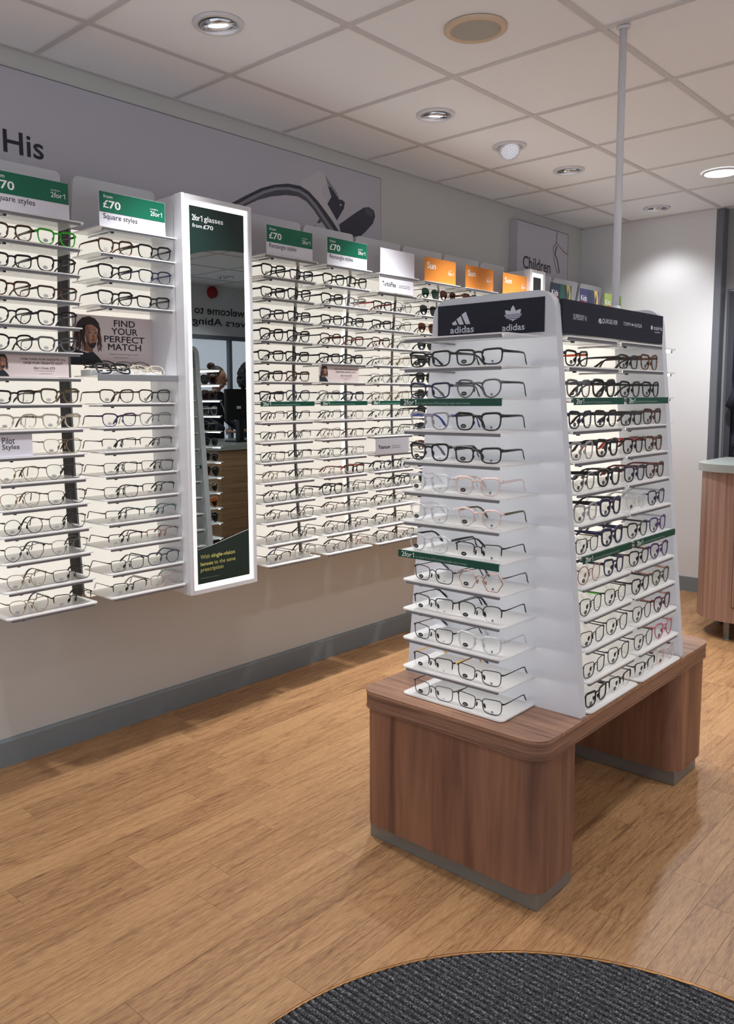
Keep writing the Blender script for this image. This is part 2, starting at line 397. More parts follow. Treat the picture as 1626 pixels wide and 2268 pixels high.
# door in the far wall, dark, with frame and handle
door = tag(MB().box(1.06, 1.965, YF2 + .03, YF2 + .07, .005, 1.985).box(1.16, 1.86, YF2 + .024, YF2 + .03, 1.15, 1.85).build('door_1', M_door), kind='structure')
MB().box(1.022, 1.06, YF2 - .012, YF2 + .06, 0, 2.026).box(1.965, 2.003, YF2 - .012, YF2 + .06, 0, 2.026).box(1.06, 1.965, YF2 - .012, YF2 + .06, 1.985, 2.026).build('door_frame', pm('dark frame', (66, 68, 78), .4), door)
MB().tube([(1.075, YF2 + .024, 1.01), (1.075, YF2 - .02, 1.01), (1.19, YF2 - .02, 1.01)], .009, n=8).build('door_handle', M_steel, door)
MB().cbox(1.065, 1.115, YF2 + .018, YF2 + .03, 1.30, 1.42, .002).build('door_plate', M_white, door)

# ------------------------------------------------------------------ lights in the ceiling
def downlight(x, y, label, kind='gimbal', aim=(0, 0), w=SPOT_W * 2.3, cone=84):
    t = thing('downlight', label, 'ceiling light', (x, y, H), 0, 'recessed ceiling downlights')
    if kind == 'panel':
        MB().lathe([(.098, .002), (.098, -.004), (.09, -.008), (.086, -.006)]).build('flange', M_white, t)
        MB().disc(.086, -.006).build('diffuser', pm('lamp panel', (255, 255, 255), .4, emit=(250, 250, 255), es=3.0), t)
    else:
        MB().lathe([(.083, .003), (.083, -.003), (.078, -.006), (.066, -.006), (.064, -.001), (.060, .03)]).build('flange', M_white, t)
        if kind == 'eyeball':
            R = Matrix.Rotation(.75, 3, Vector((math.cos(aim[1]), math.sin(aim[1]), 0)))
            MB().lathe([(.03, .03), (.052, .01), (.055, -.012), (.05, -.03), (.043, -.032), (.04, -.022)], (0, 0, -.006), M=R).build('gimbal', M_white, t)
            f = MB().lathe([(.043, -.030), (.03, -.024), (.0005, -.02)], (0, 0, -.006), M=R)
            f.build('lamp_face', M_face, t)
            g = MB()
            for q in range(-4, 5):
                hw = math.sqrt(max(.0001, .042 ** 2 - (q * .0095) ** 2))
                for A in (0, 1):
                    a = Vector((q * .0095, -hw, -.031)); b = Vector((q * .0095, hw, -.031))
                    if A: a = Vector((a.y, a.x, a.z)); b = Vector((b.y, b.x, b.z))
                    g.tube([R @ a + Vector((0, 0, -.006)), R @ b + Vector((0, 0, -.006))], .0007, n=4)
            g.build('honeycomb_grid', M_lip, t)
        else:
            R = Matrix.Rotation(.22, 3, Vector((math.cos(aim[1]), math.sin(aim[1]), 0)))
            MB().lathe([(.060, .006), (.060, -.004), (.055, -.009), (.049, -.007), (.047, .002), (.036, .028)], M=R).build('gimbal', M_steel, t)
            MB().lathe([(.0475, -.003), (.040, .000), (.0005, .001)], M=R).build('reflector', M_lampsoft, t)
            f = MB()
            for q in range(19):
                rr = 0 if q == 0 else (.013 if q < 7 else .027); a = 0 if q == 0 else (q - 1) * PI / 3 if q < 7 else (q - 7) * PI / 6
                c = R @ Vector((rr * math.cos(a), rr * math.sin(a), -.0045))
                f.lathe([(.0055, 0), (.004, .004), (.0005, .005)], c, 8, M=R)
            f.build('led_cluster', M_lamp, t)
    l = bpy.data.lights.new('lamp', 'SPOT'); l.energy = w; l.spot_size = math.radians(cone); l.spot_blend = .7; l.shadow_soft_size = .045
    l.color = (.97, .985, 1.0)
    lo = bpy.data.objects.new('lamp', l); COL.objects.link(lo); lo.parent = t; lo.location = (0, 0, -.045 if kind != 'eyeball' else -.085)
    lo.rotation_euler = (aim[0] * math.sin(aim[1]), 0, 0) if False else (0, 0, 0)
    return t, lo
downlight(.666, .299, 'tilting chrome downlight with LED cells, nearest the wall lettering His', aim=(0, .5))
downlight(.668, 1.496, 'second chrome downlight along the wall row, just before the swivelled one', aim=(0, .9))
downlight(.662, 2.112, 'white eyeball downlight swivelled down with bright honeycomb face', 'eyeball', aim=(0, -2.4))
downlight(.671, 2.708, 'small chrome downlight just behind the white eyeball one', aim=(0, .4))
_, l5 = downlight(.66, 3.935, 'farthest chrome downlight, close to the far wall', aim=(0, .8), w=SPOT_W * .40, cone=112)
downlight(1.258, 3.324, 'round flush white LED panel light at the right edge', 'panel', cone=140)
for x, y, wh in [(.67, -.9, 'over the floor left of the entrance mat'), (.67, -2.1, 'in the near left corner of the shop'), (2.4, -2.1, 'behind the photographer by the shop window'), (2.45, -.95, 'directly above the entrance mat'), (2.45, .3, 'right of the island table'),
                 (2.45, 1.5, 'right of the far end of the island'), (2.45, 2.7, 'in front of the curved wood counter'), (3.65, -.9, 'right of the entrance mat near the side window'), (3.65, .9, 'midway along the side window'), (4.36, 3.9, 'above the reception counter, seen in the mirror'), (3.65, 2.4, 'just before the reception counter')]:
    downlight(x, y, 'chrome downlight ' + wh, w=SPOT_W * (.26 if y < .5 and x > 1 else .9), cone=125)
t = thing('ceiling_speaker', 'round ceiling speaker with cream ring and grey mesh', 'speaker', (1.26, .907, H))
MB().lathe([(.104, .002), (.104, -.004), (.096, -.009), (.083, -.009), (.081, -.004)], n=40).build('ring', M_cream, t)
MB().lathe([(.082, -.004), (.05, -.0065), (.0005, -.008)], n=40).build('mesh_grille', M_mesh, t)

# ------------------------------------------------------------------ spectacles
def outline(shape, a, b, n=40):
    out = []; N_ = 400
    for i in range(N_):
        th = 2 * PI * i / N_; c, s = math.cos(th), math.sin(th)
        if shape == 'hexagon':
            k = 6; ph = (th % (2 * PI / k)) - PI / k; r = math.cos(PI / k) / math.cos(ph); x, z = a * c * r * 1.02, b * s * r * 1.12
        else:
            e0 = {'rectangle': 4.2, 'square': 3.5, 'round': 2.05, 'panto': 2.4, 'pilot': 2.35, 'soft': 3.0}[shape]
            e = e0 * (1.0 if shape in ('round',) else (1.18 if s > 0 else .80))
            x = a * math.copysign(abs(c) ** (2 / e), c); z = b * math.copysign(abs(s) ** (2 / e), s)
            tap = {'rectangle': .12, 'square': .17, 'round': 0, 'panto': .18, 'pilot': .26, 'soft': .14}[shape]
            x *= 1 - tap * (.5 - .5 * z / b)
            z += .07 * b * (x / a) * (z > 0) * (shape != 'round')
        out.append((x, z))
    d = [0]
    for i in range(N_): p, q = out[i], out[(i + 1) % N_]; d.append(d[-1] + math.hypot(p[0] - q[0], p[1] - q[1]))
    res = []; j = 0
    for i in range(n):
        t = d[-1] * i / n
        while d[j + 1] < t: j += 1
        u = (t - d[j]) / max(1e-12, d[j + 1] - d[j]); p, q = out[j], out[(j + 1) % N_]
        res.append((p[0] + (q[0] - p[0]) * u, p[1] + (q[1] - p[1]) * u))
    return res
KIND = {  # shape, half width, half height, bridge, rim half thickness, depth, construction
    'rectangle': ('rectangle', .0262, .0176, .019, .0019, .0019, 'acetate'),
    'square': ('square', .0258, .0202, .019, .0020, .0020, 'acetate'),
    'panto': ('panto', .0256, .0210, .019, .0018, .0018, 'acetate'),
    'slim': ('soft', .0265, .0200, .018, .0015, .0016, 'acetate'),
    'chunky': ('square', .0262, .0205, .018, .0030, .0026, 'acetate'),
    'metal': ('rectangle', .0268, .0182, .018, .0011, .0012, 'metal'),
    'metalsq': ('soft', .0262, .0208, .018, .0011, .0012, 'metal'),
    'half': ('rectangle', .0268, .0185, .018, .0013, .0014, 'half'),
    'halfround': ('panto', .0262, .0205, .018, .0013, .0014, 'half'),
    'round': ('round', .0240, .0225, .020, .0011, .0012, 'metal'),
    'hexagon': ('hexagon', .0265, .0220, .018, .0010, .0012, 'metal'),
    'pilot': ('pilot', .0270, .0222, .017, .0010, .0012, 'pilot'),
    'sunpilot': ('pilot', .0275, .0225, .016, .0011, .0013, 'pilot'),
    'sunsquare': ('square', .0270, .0215, .017, .0030, .0026, 'acetate'),
    'sunround': ('panto', .0262, .0235, .018, .0018, .0018, 'acetate'),
}
CURV = 1.1
def frame_meshes(kind, TL=.124):
    shape, a, b, br, rw, rd, cons = KIND[kind]
    cx = a + br / 2; zc = b + rw; ol = outline(shape, a, b)
    Y = lambda x: CURV * x * x
    front = MB()
    for sgn in (-1, 1):
        pts = [(sgn * (cx + x), z + zc) for x, z in ol]
        if sgn < 0: pts = pts[::-1]
        if cons == 'half':
            up = [(sgn * (cx + x), z + zc) for x, z in ol]
            st = [i for i in range(len(ol)) if ol[i][1] > -.25 * b]
            seq = [i for i in range(len(ol) - 9, len(ol))] + [i for i in range(0, 30)]
            seq = [i % len(ol) for i in seq if ol[i % len(ol)][1] > -.30 * b]
            p3 = [(up[i][0], Y(up[i][0]), up[i][1]) for i in seq]
            front.tube(p3, rd, [rw * (1.5 if p[2] > zc else 1.0) for p in p3], n=6, up=(0, 1, 0))
        else:
            p3 = [(x, Y(x), z) for x, z in pts]
            fat = [rw * (1 + .75 * max(0, min(1, ((z - zc) / b - .25) * 1.6)) * (cons == 'acetate')) for x, z in pts]
            front.tube(p3, fat, rd, n=6, closed=True, up=(0, 1, 0))
    # bridge
    zi = zc + b * (.46 if cons == 'acetate' else .34); bi = cx - a * .95
    if cons in ('acetate',):
        front.tube([(-bi - .003, .0002, zi + .002), (-bi * .5, -.0003, zi + .0034), (0, -.0004, zi + .0039), (bi * .5, -.0003, zi + .0034), (bi + .003, .0002, zi + .002)],
                   [rd] * 5, [rw * 1.9, rw * 1.45, rw * 1.3, rw * 1.45, rw * 1.9], n=6)
        for sg in (-1, 1):   # moulded nose pads
            front.tube([(sg * (bi + .0015), .001, zi - .006), (sg * (bi + .0005), .0045, zi - .012), (sg * (bi + .003), .004, zi - .018)], [.0012, .0022, .001], [.002, .004, .002], n=5)
    else:
        front.tube([(-bi - .001, .0005, zi), (-bi * .5, -.001, zi + .0045), (0, -.0015, zi + .006), (bi * .5, -.001, zi + .0045), (bi + .001, .0005, zi)], .0013, n=5)
        if cons == 'pilot':
            zt = zc + b * .86; front.tube([(-bi - .006, .001, zt), (0, -.001, zt + .001), (bi + .006, .001, zt)], .0012, n=5)
        for sg in (-1, 1):
            front.tube([(sg * (bi + .001), .001, zi - .002), (sg * (bi - .002), .007, zi - .006), (sg * (bi - .001), .008, zi - .010)], .0006, n=4)
            front.tube([(sg * (bi - .0005), .0075, zi - .005), (sg * (bi + .0005), .0085, zi - .011), (sg * (bi + .002), .0085, zi - .017)], [.0008, .0018, .0008], [.002, .0035, .002], n=5)
    # end pieces
    xo = cx + a * .99; zt = zc + b * .66
    for sg in (-1, 1):
        h = rw * 2.0 if cons == 'acetate' else .0022
        front.tube([(sg * (xo - .002), Y(xo) - .0005, zt), (sg * (xo + .003), Y(xo) + .001, zt + .0006), (sg * (xo + .0045), Y(xo) + .006, zt)], [rd * 1.1, rd * 1.2, rd], [h, h * 1.05, h * .9], n=6)
    # lens (one, mirrored for the other side)
    lens = []
    for sgn in (-1, 1):
        m = MB(); pts = [(sgn * cx + x, z + zc) for x, z in (ol if sgn > 0 else [(-q[0], q[1]) for q in ol][::-1])]
        v = [(sgn * cx, Y(cx) - .0012, zc)] + [(x, Y(x) + .0004, z) for x, z in pts] + [(x, Y(x) + .0014, z) for x, z in pts]
        n = len(pts); m.add(v, [(0, 1 + (i + 1) % n, 1 + i) for i in range(n)], 0, True)
        if cons == 'half': m.add(v, [(1 + i, 1 + (i + 1) % n, 1 + n + (i + 1) % n, 1 + n + i) for i in range(n)], 1, True)
        lens.append(m.mesh('lens'))
    # temples
    tem = []
    y0 = Y(xo) + .006
    for sg in (-1, 1):
        m = MB(); x = xo + .0045
        P = [(x, y0, zt), (x + .001, y0 + .03, zt), (x + .001, y0 + .065, zt), (x, y0 + .088, zt - .001), (x - .003, y0 + .100, zt - .006), (x - .006, y0 + .1085, zt - .014), (x - .0085, y0 + TL - .008, max(.011, zt - .026)), (x - .0095, y0 + TL - .001, max(.0042, zt - .037))]
        if cons == 'acetate':
            k = rw / .0020; rs = [.0013, .0013, .0013, .0013, .0013, .0013, .0013, .0009]; rz = [.0034 * k, .0032 * k, .0026, .0023, .0025, .0032, .0040, .0024]
        else:
            rs = [.0011, .0009, .0009, .0010, .0013, .0014, .0014, .0010]; rz = [.0018, .0013, .0012, .0016, .0024, .0028, .0032, .0020]
        m.tube([(sg * p[0], p[1], p[2]) for p in P], rs, rz, n=6); tem.append(m.mesh('temple'))
    return front.mesh('frame_front'), lens, tem, cx, zc, b
PROTO = {}
def sticker_mesh(mi_bar):
    m = MB(); n = 18
    v = [(.0078 * math.cos(2 * PI * i / n), 0, .0050 * math.sin(2 * PI * i / n)) for i in range(n)]
    m.add(v, [tuple(range(n))], 0); m.add([(p[0] * .72, -.0003, p[2] * .62) for p in v] , [tuple(range(n))], 1)
    m.add([(-.0036, -.0005, -.0010), (.0036, -.0005, -.0010), (.0036, -.0005, .0011), (-.0036, -.0005, .0011)], [(0, 1, 2, 3)], 2)
    return m
ST_B = sticker_mesh(0).mesh('sticker_black'); [ST_B.materials.append(x) for x in (M_cap, pm('sticker ink', (34, 34, 36), .4), pm('sticker grey', (150, 150, 150), .4))]
ST_W = sticker_mesh(0).mesh('sticker_white'); [ST_W.materials.append(x) for x in (pm('sticker rim', (150, 149, 146), .4), pm('sticker face', (222, 221, 216), .4), pm('sticker print', (88, 88, 88), .4))]
ST_S = sticker_mesh(0).mesh('sticker_plain'); [ST_S.materials.append(x) for x in (pm('sticker pale', (235, 235, 235), .4), pm('sticker face', (222, 221, 216), .4), pm('sticker print', (88, 88, 88), .4))]
def bars_mesh():
    m = MB()
    for i, (h0, h1) in enumerate(((.0008, .0016), (.0016, .0027), (.0027, .0040))):
        x = -.003 + i * .0021
        m.add([(x, 0, 0), (x + .0016, 0, 0), (x + .0004, 0, h1), (x - .0012 + .0006 * i, 0, h0)], [(0, 1, 2, 3)])
    return m.mesh('lens_print')
def trefoil_mesh():
    m = MB()
    for a in (-.75, 0, .75):
        pts = []
        for i in range(10):
            t = 2 * PI * i / 10; u = .0011 * math.cos(t); w = .0022 * math.sin(t) + .0024
            pts.append((u * math.cos(a) + w * math.sin(a), 0, -u * math.sin(a) + w * math.cos(a) * .95))
        m.add(pts, [tuple(range(10))])
    m.add([(-.0034, 0, -.0022), (.0034, 0, -.0022), (.0034, 0, -.0010), (-.0034, 0, -.0010)], [(0, 1, 2, 3)])
    return m.mesh('lens_print')
def line_mesh():
    m = MB(); m.add([(-.0045, 0, 0), (.0045, 0, 0), (.0045, 0, .0009), (-.0045, 0, .0009)], [(0, 1, 2, 3)]); m.add([(-.004, 0, .0016), (.003, 0, .0016), (.003, 0, .0023), (-.004, 0, .0023)], [(0, 1, 2, 3)])
    return m.mesh('lens_print')
LP = {'bars': bars_mesh(), 'trefoil': trefoil_mesh(), 'line': line_mesh()}
LP['bars'].materials.append(M_ink); LP['trefoil'].materials.append(pm('blue ink', (38, 52, 96), .5)); LP['line'].materials.append(M_ink_grey)
M_lens = lens_mat('clear lens', (.965, .97, .968, 1), .5)
M_edge = see_through('lens edge', (130, 132, 134), .35)
LT = {'clear': M_lens, 'smoke': lens_mat('smoke lens', (.04, .045, .045, 1), .5), 'green': lens_mat('green lens', (.03, .06, .045, 1), .5),
      'brown': lens_mat('brown lens', (.09, .04, .035, 1), .5)}
def tortoise(name, c1, c2):
    m = bpy.data.materials.new(name); m.use_nodes = True; nt = m.node_tree; b = nt.nodes['Principled BSDF']
    g = nt.nodes.new('ShaderNodeNewGeometry'); n = nt.nodes.new('ShaderNodeTexNoise'); n.inputs['Scale'].default_value = 190
    nt.links.new(g.outputs['Position'], n.inputs['Vector']); r = nt.nodes.new('ShaderNodeValToRGB')
    r.color_ramp.elements[0].position = .44; r.color_ramp.elements[0].color = lin(c1); r.color_ramp.elements[1].position = .58; r.color_ramp.elements[1].color = lin(c2)
    nt.links.new(n.outputs['Fac'], r.inputs[0]); nt.links.new(r.outputs[0], b.inputs['Base Color']); b.inputs['Roughness'].default_value = .2; return m
FC = {
    'black': pm('glossy black acetate', (17, 17, 20), .22), 'matt black': pm('matt black metal', (22, 22, 25), .42, .3), 'navy': pm('navy acetate', (30, 34, 66), .25),
    'tortoiseshell': tortoise('tortoiseshell', (34, 20, 14), (112, 66, 34)), 'brown': pm('brown acetate', (72, 48, 38), .25), 'dark red': pm('dark red acetate', (88, 22, 28), .25),
    'red': pm('red acetate', (168, 26, 38), .25), 'bright green': see_through('bright green acetate', (44, 190, 30), .12, .2), 'grey': see_through('smoky grey acetate', (92, 92, 98), .15, .2),
    'clear': see_through('crystal acetate', (196, 197, 202), .60, .08, .9), 'clear grey': see_through('grey crystal acetate', (150, 148, 154), .35, .1, .8),
    'clear pink': see_through('pink crystal acetate', (222, 194, 188), .55, .1, .8), 'clear beige': see_through('beige crystal acetate', (205, 194, 174), .35, .1, .8),
    'gunmetal': pm('gunmetal', (78, 76, 78), .3, .8), 'silver': pm('silver wire', (150, 150, 152), .25, .9), 'gold': pm('gold wire', (170, 146, 108), .25, .9),
    'rose gold': pm('rose gold wire', (168, 126, 114), .25, .9), 'purple': pm('purple acetate', (72, 44, 100), .25), 'blue': pm('blue grey acetate', (70, 80, 100), .25),
    'teal': pm('teal metal', (64, 100, 110), .35, .3), 'burgundy': pm('burgundy acetate', (84, 24, 44), .25), 'orange': pm('orange acetate', (224, 84, 30), .3),
    'yellow': pm('yellow tip', (230, 168, 34), .4), 'pink': pm('pink acetate', (176, 108, 120), .25), 'olive': pm('olive brown acetate', (84, 76, 50), .25), 'white': pm('white acetate', (225, 225, 225), .3),
    'deep blue': pm('deep blue acetate', (36, 50, 120), .3), 'amber': pm('amber acetate', (196, 110, 30), .25)}
WORDS = {'rectangle': 'rectangular', 'square': 'square', 'panto': 'rounded', 'slim': 'slim square', 'chunky': 'chunky square', 'metal': 'thin metal rectangular', 'metalsq': 'thin metal square',
         'half': 'half-rim', 'halfround': 'rounded half-rim', 'round': 'round wire', 'hexagon': 'six-sided wire', 'pilot': 'double-bar pilot', 'sunpilot': 'pilot', 'sunsquare': 'square', 'sunround': 'rounded'}
NG = 0; GS = 1.12
def folded_temples(kind):
    shape, a, b, br, rw, rd, cons = KIND[kind]; cx = a + br / 2; xo = cx + a * .97; zt = b + rw + b * .66; o = []
    for i, sg in enumerate((-1, 1)):
        x = xo + .003; y = .011 + .006 * i; z = zt - .002 * i
        P = [(x, y - .004, z), (x - .012, y, z), (x - .05, y + .001, z - .001), (x - .088, y, z - .003), (x - .104, y, z - .006), (x - .114, y, z - .014)]
        m = MB(); m.tube([(sg * p[0], p[1], p[2]) for p in P], [.0014, .0014, .0014, .0013, .0014, .001], [.003, .003, .0026, .003, .0034, .002], n=6); o.append(m.mesh('temple'))
        o[-1].materials.append(None)
    return o
def glasses(spec, loc, rz, where, group, sticker='W', prints='line', tilt=0.0, jitter=True):
    """spec 'kind:colour[:temple colour[:lens]]'"""
    global NG; NG += 1
    p = spec.split(':'); kind, colr = p[0], p[1]; tc = p[2] if len(p) > 2 and p[2] else colr; lt = p[3] if len(p) > 3 else 'clear'
    if kind not in PROTO:
        fm, ls, tm, cx, zc, b = frame_meshes(kind)
        for m in [fm] + tm: m.materials.append(None)
        for m in ls: m.materials.append(None); m.materials.append(M_edge)
        PROTO[kind] = (fm, ls, tm, cx, zc, b)
    fm, ls, tm, cx, zc, b = PROTO[kind]
    if tilt: tm = folded_temples(kind)
    sun = lt != 'clear'
    lab = f"{colr} {WORDS[kind]} {'sunglasses' if sun else 'glasses'}, {where}"
    t = thing('sunglasses' if sun else 'glasses', lab, 'sunglasses' if sun else 'glasses', loc, rz + (random.uniform(-.035, .035) if jitter else 0), group)
    t.scale = (GS, GS, GS)
    if tilt: t.rotation_euler[0] = tilt
    def part(n, me, mat):
        o = place(n, me, t); o.material_slots[0].link = 'OBJECT'; o.material_slots[0].material = mat; return o
    part('frame_front', fm, FC[colr])
    for m in ls: part('lens', m, LT[lt])
    for m in tm:
        q = part('temple', m, FC[tc])
        if tc != colr: q['label'] = tc + ' temple'
    st = {'B': ST_B, 'W': ST_W}.get(sticker) if not sun else ST_S
    if st: place('sticker', st, t, (-cx - .003, CURV * (cx + .003) ** 2 - .0022, zc - b * .55))
    if prints and not sun: place('lens_print', LP[prints], t, (cx + .002, CURV * cx * cx - .0016, zc - b * .72))
    return t

# ------------------------------------------------------------------ shelves
def shelf_meshes(w, d, clear=False):
    n = ('shelf%.3f%.3f' % (w, d)) + str(clear)
    if n in PROTO: return PROTO[n]
    pl = MB().prism(rrect(0, w, 0, d, .016, 4, 'ab'), -.004, 0, 'z').mesh('shelf'); pl.materials.append(M_shelf_clear if clear else M_shelf)
    lip = MB().box(.016, w - .016, .0035, .0115, -.0125, -.004).mesh('shelf_lip'); lip.materials.append(M_lip)
    groove = MB().box(.02, w - .02, .014, .016, 0, .0012).box(.02, w - .02, .038, .040, 0, .0012).mesh('frame_rail'); groove.materials.append(M_shelf)
    rod = MB().tube([(.06, .02, -.010), (.06, d - .002, -.010)], .003, n=6, mi=0).box(.056, .064, .014, .022, -.017, -.0045, 1).mesh('support_rod'); rod.materials.append(M_rod); rod.materials.append(M_cap)
    PROTO[n] = (pl, lip, groove, rod); return PROTO[n]
LEDM = {}
M_led = pm('shelf led', (255, 255, 255), .4, emit=(255, 252, 246), es=LED_E)
M_led_soft = pm('soft shelf led', (255, 255, 255), .4, emit=(255, 252, 246), es=LED_E * .3)
def shelf(parent, loc, rz, w, d, clear=False, rod=True, led=False, lip_on=True):
    pl, lip, gr, rd = shelf_meshes(w, d, clear)
    s = place('shelf', pl, parent, loc, (0, 0, rz)); place('frame_rail', gr, s)
    if lip_on: place('shelf_lip', lip, s)
    if led:
        if (w, led) not in LEDM:
            LEDM[w, led] = MB().box(.02, w - .02, .0116, .0136, -.0105, -.0045).mesh('led_strip'); LEDM[w, led].materials.append(M_led if led == 1 else M_led_soft)
        place('led_strip', LEDM[w, led], s)
    if rod and lip_on: place('support_rod', rd, s)
    return s
def strip(loc, rz, w, label, lean=0.0, tx=True):
    t = thing('promotion_strip', label, 'promotion strip', loc, rz, 'green promotion strips clipped to shelf fronts')
    MB().box(0, w, -.0012, 0, -.0185, .0015).box(0, w, 0, .006, .0005, .0015).build('strip_face', M_strip, t)
    letters(t, '2for1', .013, -.0155, .045, .0145, M_wtext, -.0016, .012)
    letters(t, 'on styles from £70 including single-vision lenses', .062, -.0160, w * .52, .0082, M_gtext, -.0016)
    return t

ORD = ['top', 'second', 'third', 'fourth', 'fifth', 'sixth', 'seventh', 'eighth', 'ninth', 'tenth', 'eleventh', 'twelfth', 'thirteenth', 'fourteenth', 'fifteenth', 'bottom']

# ------------------------------------------------------------------ wall display bays
ZW = [1.925, 1.84, 1.755, 1.666, 1.58, 1.495, 1.41, 1.323, 1.238, 1.152, 1.066, .98, .894, .808, .715, .63]
def xf(z):   # front edge of the shelves: the display is gently concave
    return .298 + (.036 * ((z - 1.40) / .52) ** 2 if z > 1.40 else .034 * ((1.40 - z) / .77) ** 2)
def xb(z): return xf(z) - .178
def back_panel(y0, y1, z0, z1, n=16, mat=M_light, name='back_panel', parent=None, off=(0, 0, 0), rt=0, th=.022, dx=0):
    """curved slab following the concave display, rounded outer corners at the bottom (or top)"""
    m = MB(); rows = []
    r = .02
    for i in range(n + 1):
        z = z0 + (z1 - z0) * i / n
        d = z - z0 if not rt else z1 - z
        rows.append((z, r - math.sqrt(max(0, r * r - (r - d) ** 2)) if d < r else 0))
    extra = [(z0 + r * q, r - math.sqrt(max(0, r * r - (r - r * q) ** 2))) for q in (.15, .4, .75)] if not rt else [(z1 - r * q, r - math.sqrt(max(0, r * r - (r - r * q) ** 2))) for q in (.15, .4, .75)]
    rows = sorted(rows + extra)
    v = []
    for z, ins in rows:
        x = xb(z); v += [(x, y0 + ins, z), (x, y1 - ins, z), (x - th, y1 - ins, z), (x - th, y0 + ins, z)]
    f = [(0, 3, 2, 1), tuple(len(v) - 4 + k for k in range(4))]
    fr = []
    for i in range(len(rows) - 1):
        a = 4 * i
        fr.append((a, a + 1, a + 5, a + 4))
        for k in (1, 2, 3): f.append((a + k, a + (k + 1) % 4, a + 4 + (k + 1) % 4, a + 4 + k))
    if dx:
        v = [(p[0] + dx, p[1], p[2]) for p in v]
    m.add(v, fr, 0); m.add(v, f, 1); return m.build(name, [mat, M_board if mat is not M_post else M_post], parent, off)
def bay(y0, w, label, idx, clear_upto=6, p0=None, p1=None, gap=.02):
    base = (0, y0, 0)
    t = thing('display_bay', label, 'display bay', base, 0, 'wall display bays')
    p0 = y0 - .006 if p0 is None else p0; p1 = y0 + w + .010 if p1 is None else p1
    back_panel(p0, p1, .607, 1.935, parent=t, off=base)
    back_panel(p0, p1, 1.937, 2.115, 5, M_board, 'header_board', t, base, rt=1, th=.02)
    if gap: back_panel(p1 + .0005, p1 + gap - .0005, .607, 1.98, 12, M_post, 'upright', t, base, th=.02, dx=-.012)
    for k in idx:
        z = ZW[k]
        shelf(t, (xf(z) - 0, 0, z), PI / 2, w, .176, k <= clear_upto)
    return t
def wshelf(y0, w, k, a, b, where, group, sticker='W'):
    """two pairs on shelf k of a wall bay"""
    z = ZW[k]
    o = ORD[k - 1] if k < 15 else 'bottom'
    for s, side, fr in ((a, 'left', .26), (b, 'right', .745)):
        if s:
            glasses(s, (xf(z) - .020, y0 + w * fr + random.uniform(-.004, .004), z + .0012), PI / 2, f"{side} pair, {o} shelf, {where}", group, sticker)

SW = .33
bay(-.345, SW, 'backlit wall display bay at the left edge with Square styles sign', range(16), p0=-.352, p1=-.017, gap=.047)
bay(.037, SW, 'backlit wall display bay between left edge bay and tall mirror', [k for k in range(16) if k not in (4, 5, 6)], p0=.031, p1=.3705, gap=0)
MB_R = [(.785, 'first backlit display bay right of the tall mirror'), (1.15, 'second backlit display bay right of the tall mirror'), (1.51, 'third display bay right of the mirror, with blank white card on top'),
        (1.873, 'sunglasses display bay under the nearest orange Sun sign'), (2.242, 'sunglasses display bay under the middle orange Sun sign'), (2.605, 'display bay under the farthest orange Sun sign, before the narrow mirror')]
W3 = .325
PR = [.785, 1.164, 1.520, 1.880, 2.242, 2.604, 2.882]
for q, y0 in enumerate((.788, 1.15, 1.51, 1.873, 2.242, 2.605)):
    bay(y0, W3 if q < 5 else .27, MB_R[q][1], range(16), p0=PR[q], p1=PR[q + 1] - .02, gap=.019 if q < 5 else 0)
for y0, lb in ((3.10, 'first children display bay after the narrow mirror'), (3.47, 'middle children display bay by the far corner'), (3.845, 'last children display bay in the far corner')):
    bay(y0, W3, lb, range(16), gap=.02 if y0 < 3.8 else 0)

# left-edge bay
g1 = 'glasses in the left edge wall bay'; w1 = 'wall bay at left edge'
R1 = {1: ('square:tortoiseshell', 'square:bright green:black'), 2: ('rectangle:black', 'square:black'), 3: ('square:tortoiseshell', 'rectangle:brown:black'), 4: ('panto:black', 'square:black:navy'),
      5: ('panto:black', 'square:grey'), 7: ('rectangle:black', 'square:olive:tortoiseshell'), 8: ('panto:clear beige:brown', 'square:clear beige'), 9: (None, 'pilot:gold:black'),
      10: ('pilot:gold:black', 'pilot:gunmetal:black'), 11: ('pilot:gold:gunmetal', 'metalsq:gunmetal:matt black'), 12: ('round:matt black', 'metalsq:gunmetal:matt black'), 13: ('pilot:gunmetal:matt black', 'pilot:silver:gunmetal'),
      14: ('pilot:gold:matt black', 'metal:gunmetal:matt black'), 15: ('pilot:gold:gunmetal', 'half:matt black')}
for k, (a, b) in R1.items(): wshelf(-.345, SW, k, a, b, w1, g1)
# bay by the mirror
g2 = 'glasses in the wall bay beside the mirror'; w2 = 'wall bay left of mirror'
R2 = {1: ('square:tortoiseshell', 'square:black'), 2: ('square:black', 'slim:navy:deep blue'), 3: ('square:black', 'rectangle:black'), 7: ('slim:brown', 'slim:gunmetal:grey'), 8: ('slim:purple:navy', 'slim:clear grey'),
      9: ('half:matt black', 'half:gunmetal:brown'), 10: ('metal:matt black:black', 'metal:matt black:black'), 11: ('metal:matt black', 'half:matt black'), 12: ('half:gunmetal:matt black', 'half:teal'),
      13: ('half:matt black', 'half:rose gold:gunmetal'), 14: ('metal:matt black:black', 'slim:blue'), 15: ('half:matt black:silver', 'slim:clear pink:silver')}
for k, (a, b) in R2.items(): wshelf(.037, SW, k, a, b, w2, g2)
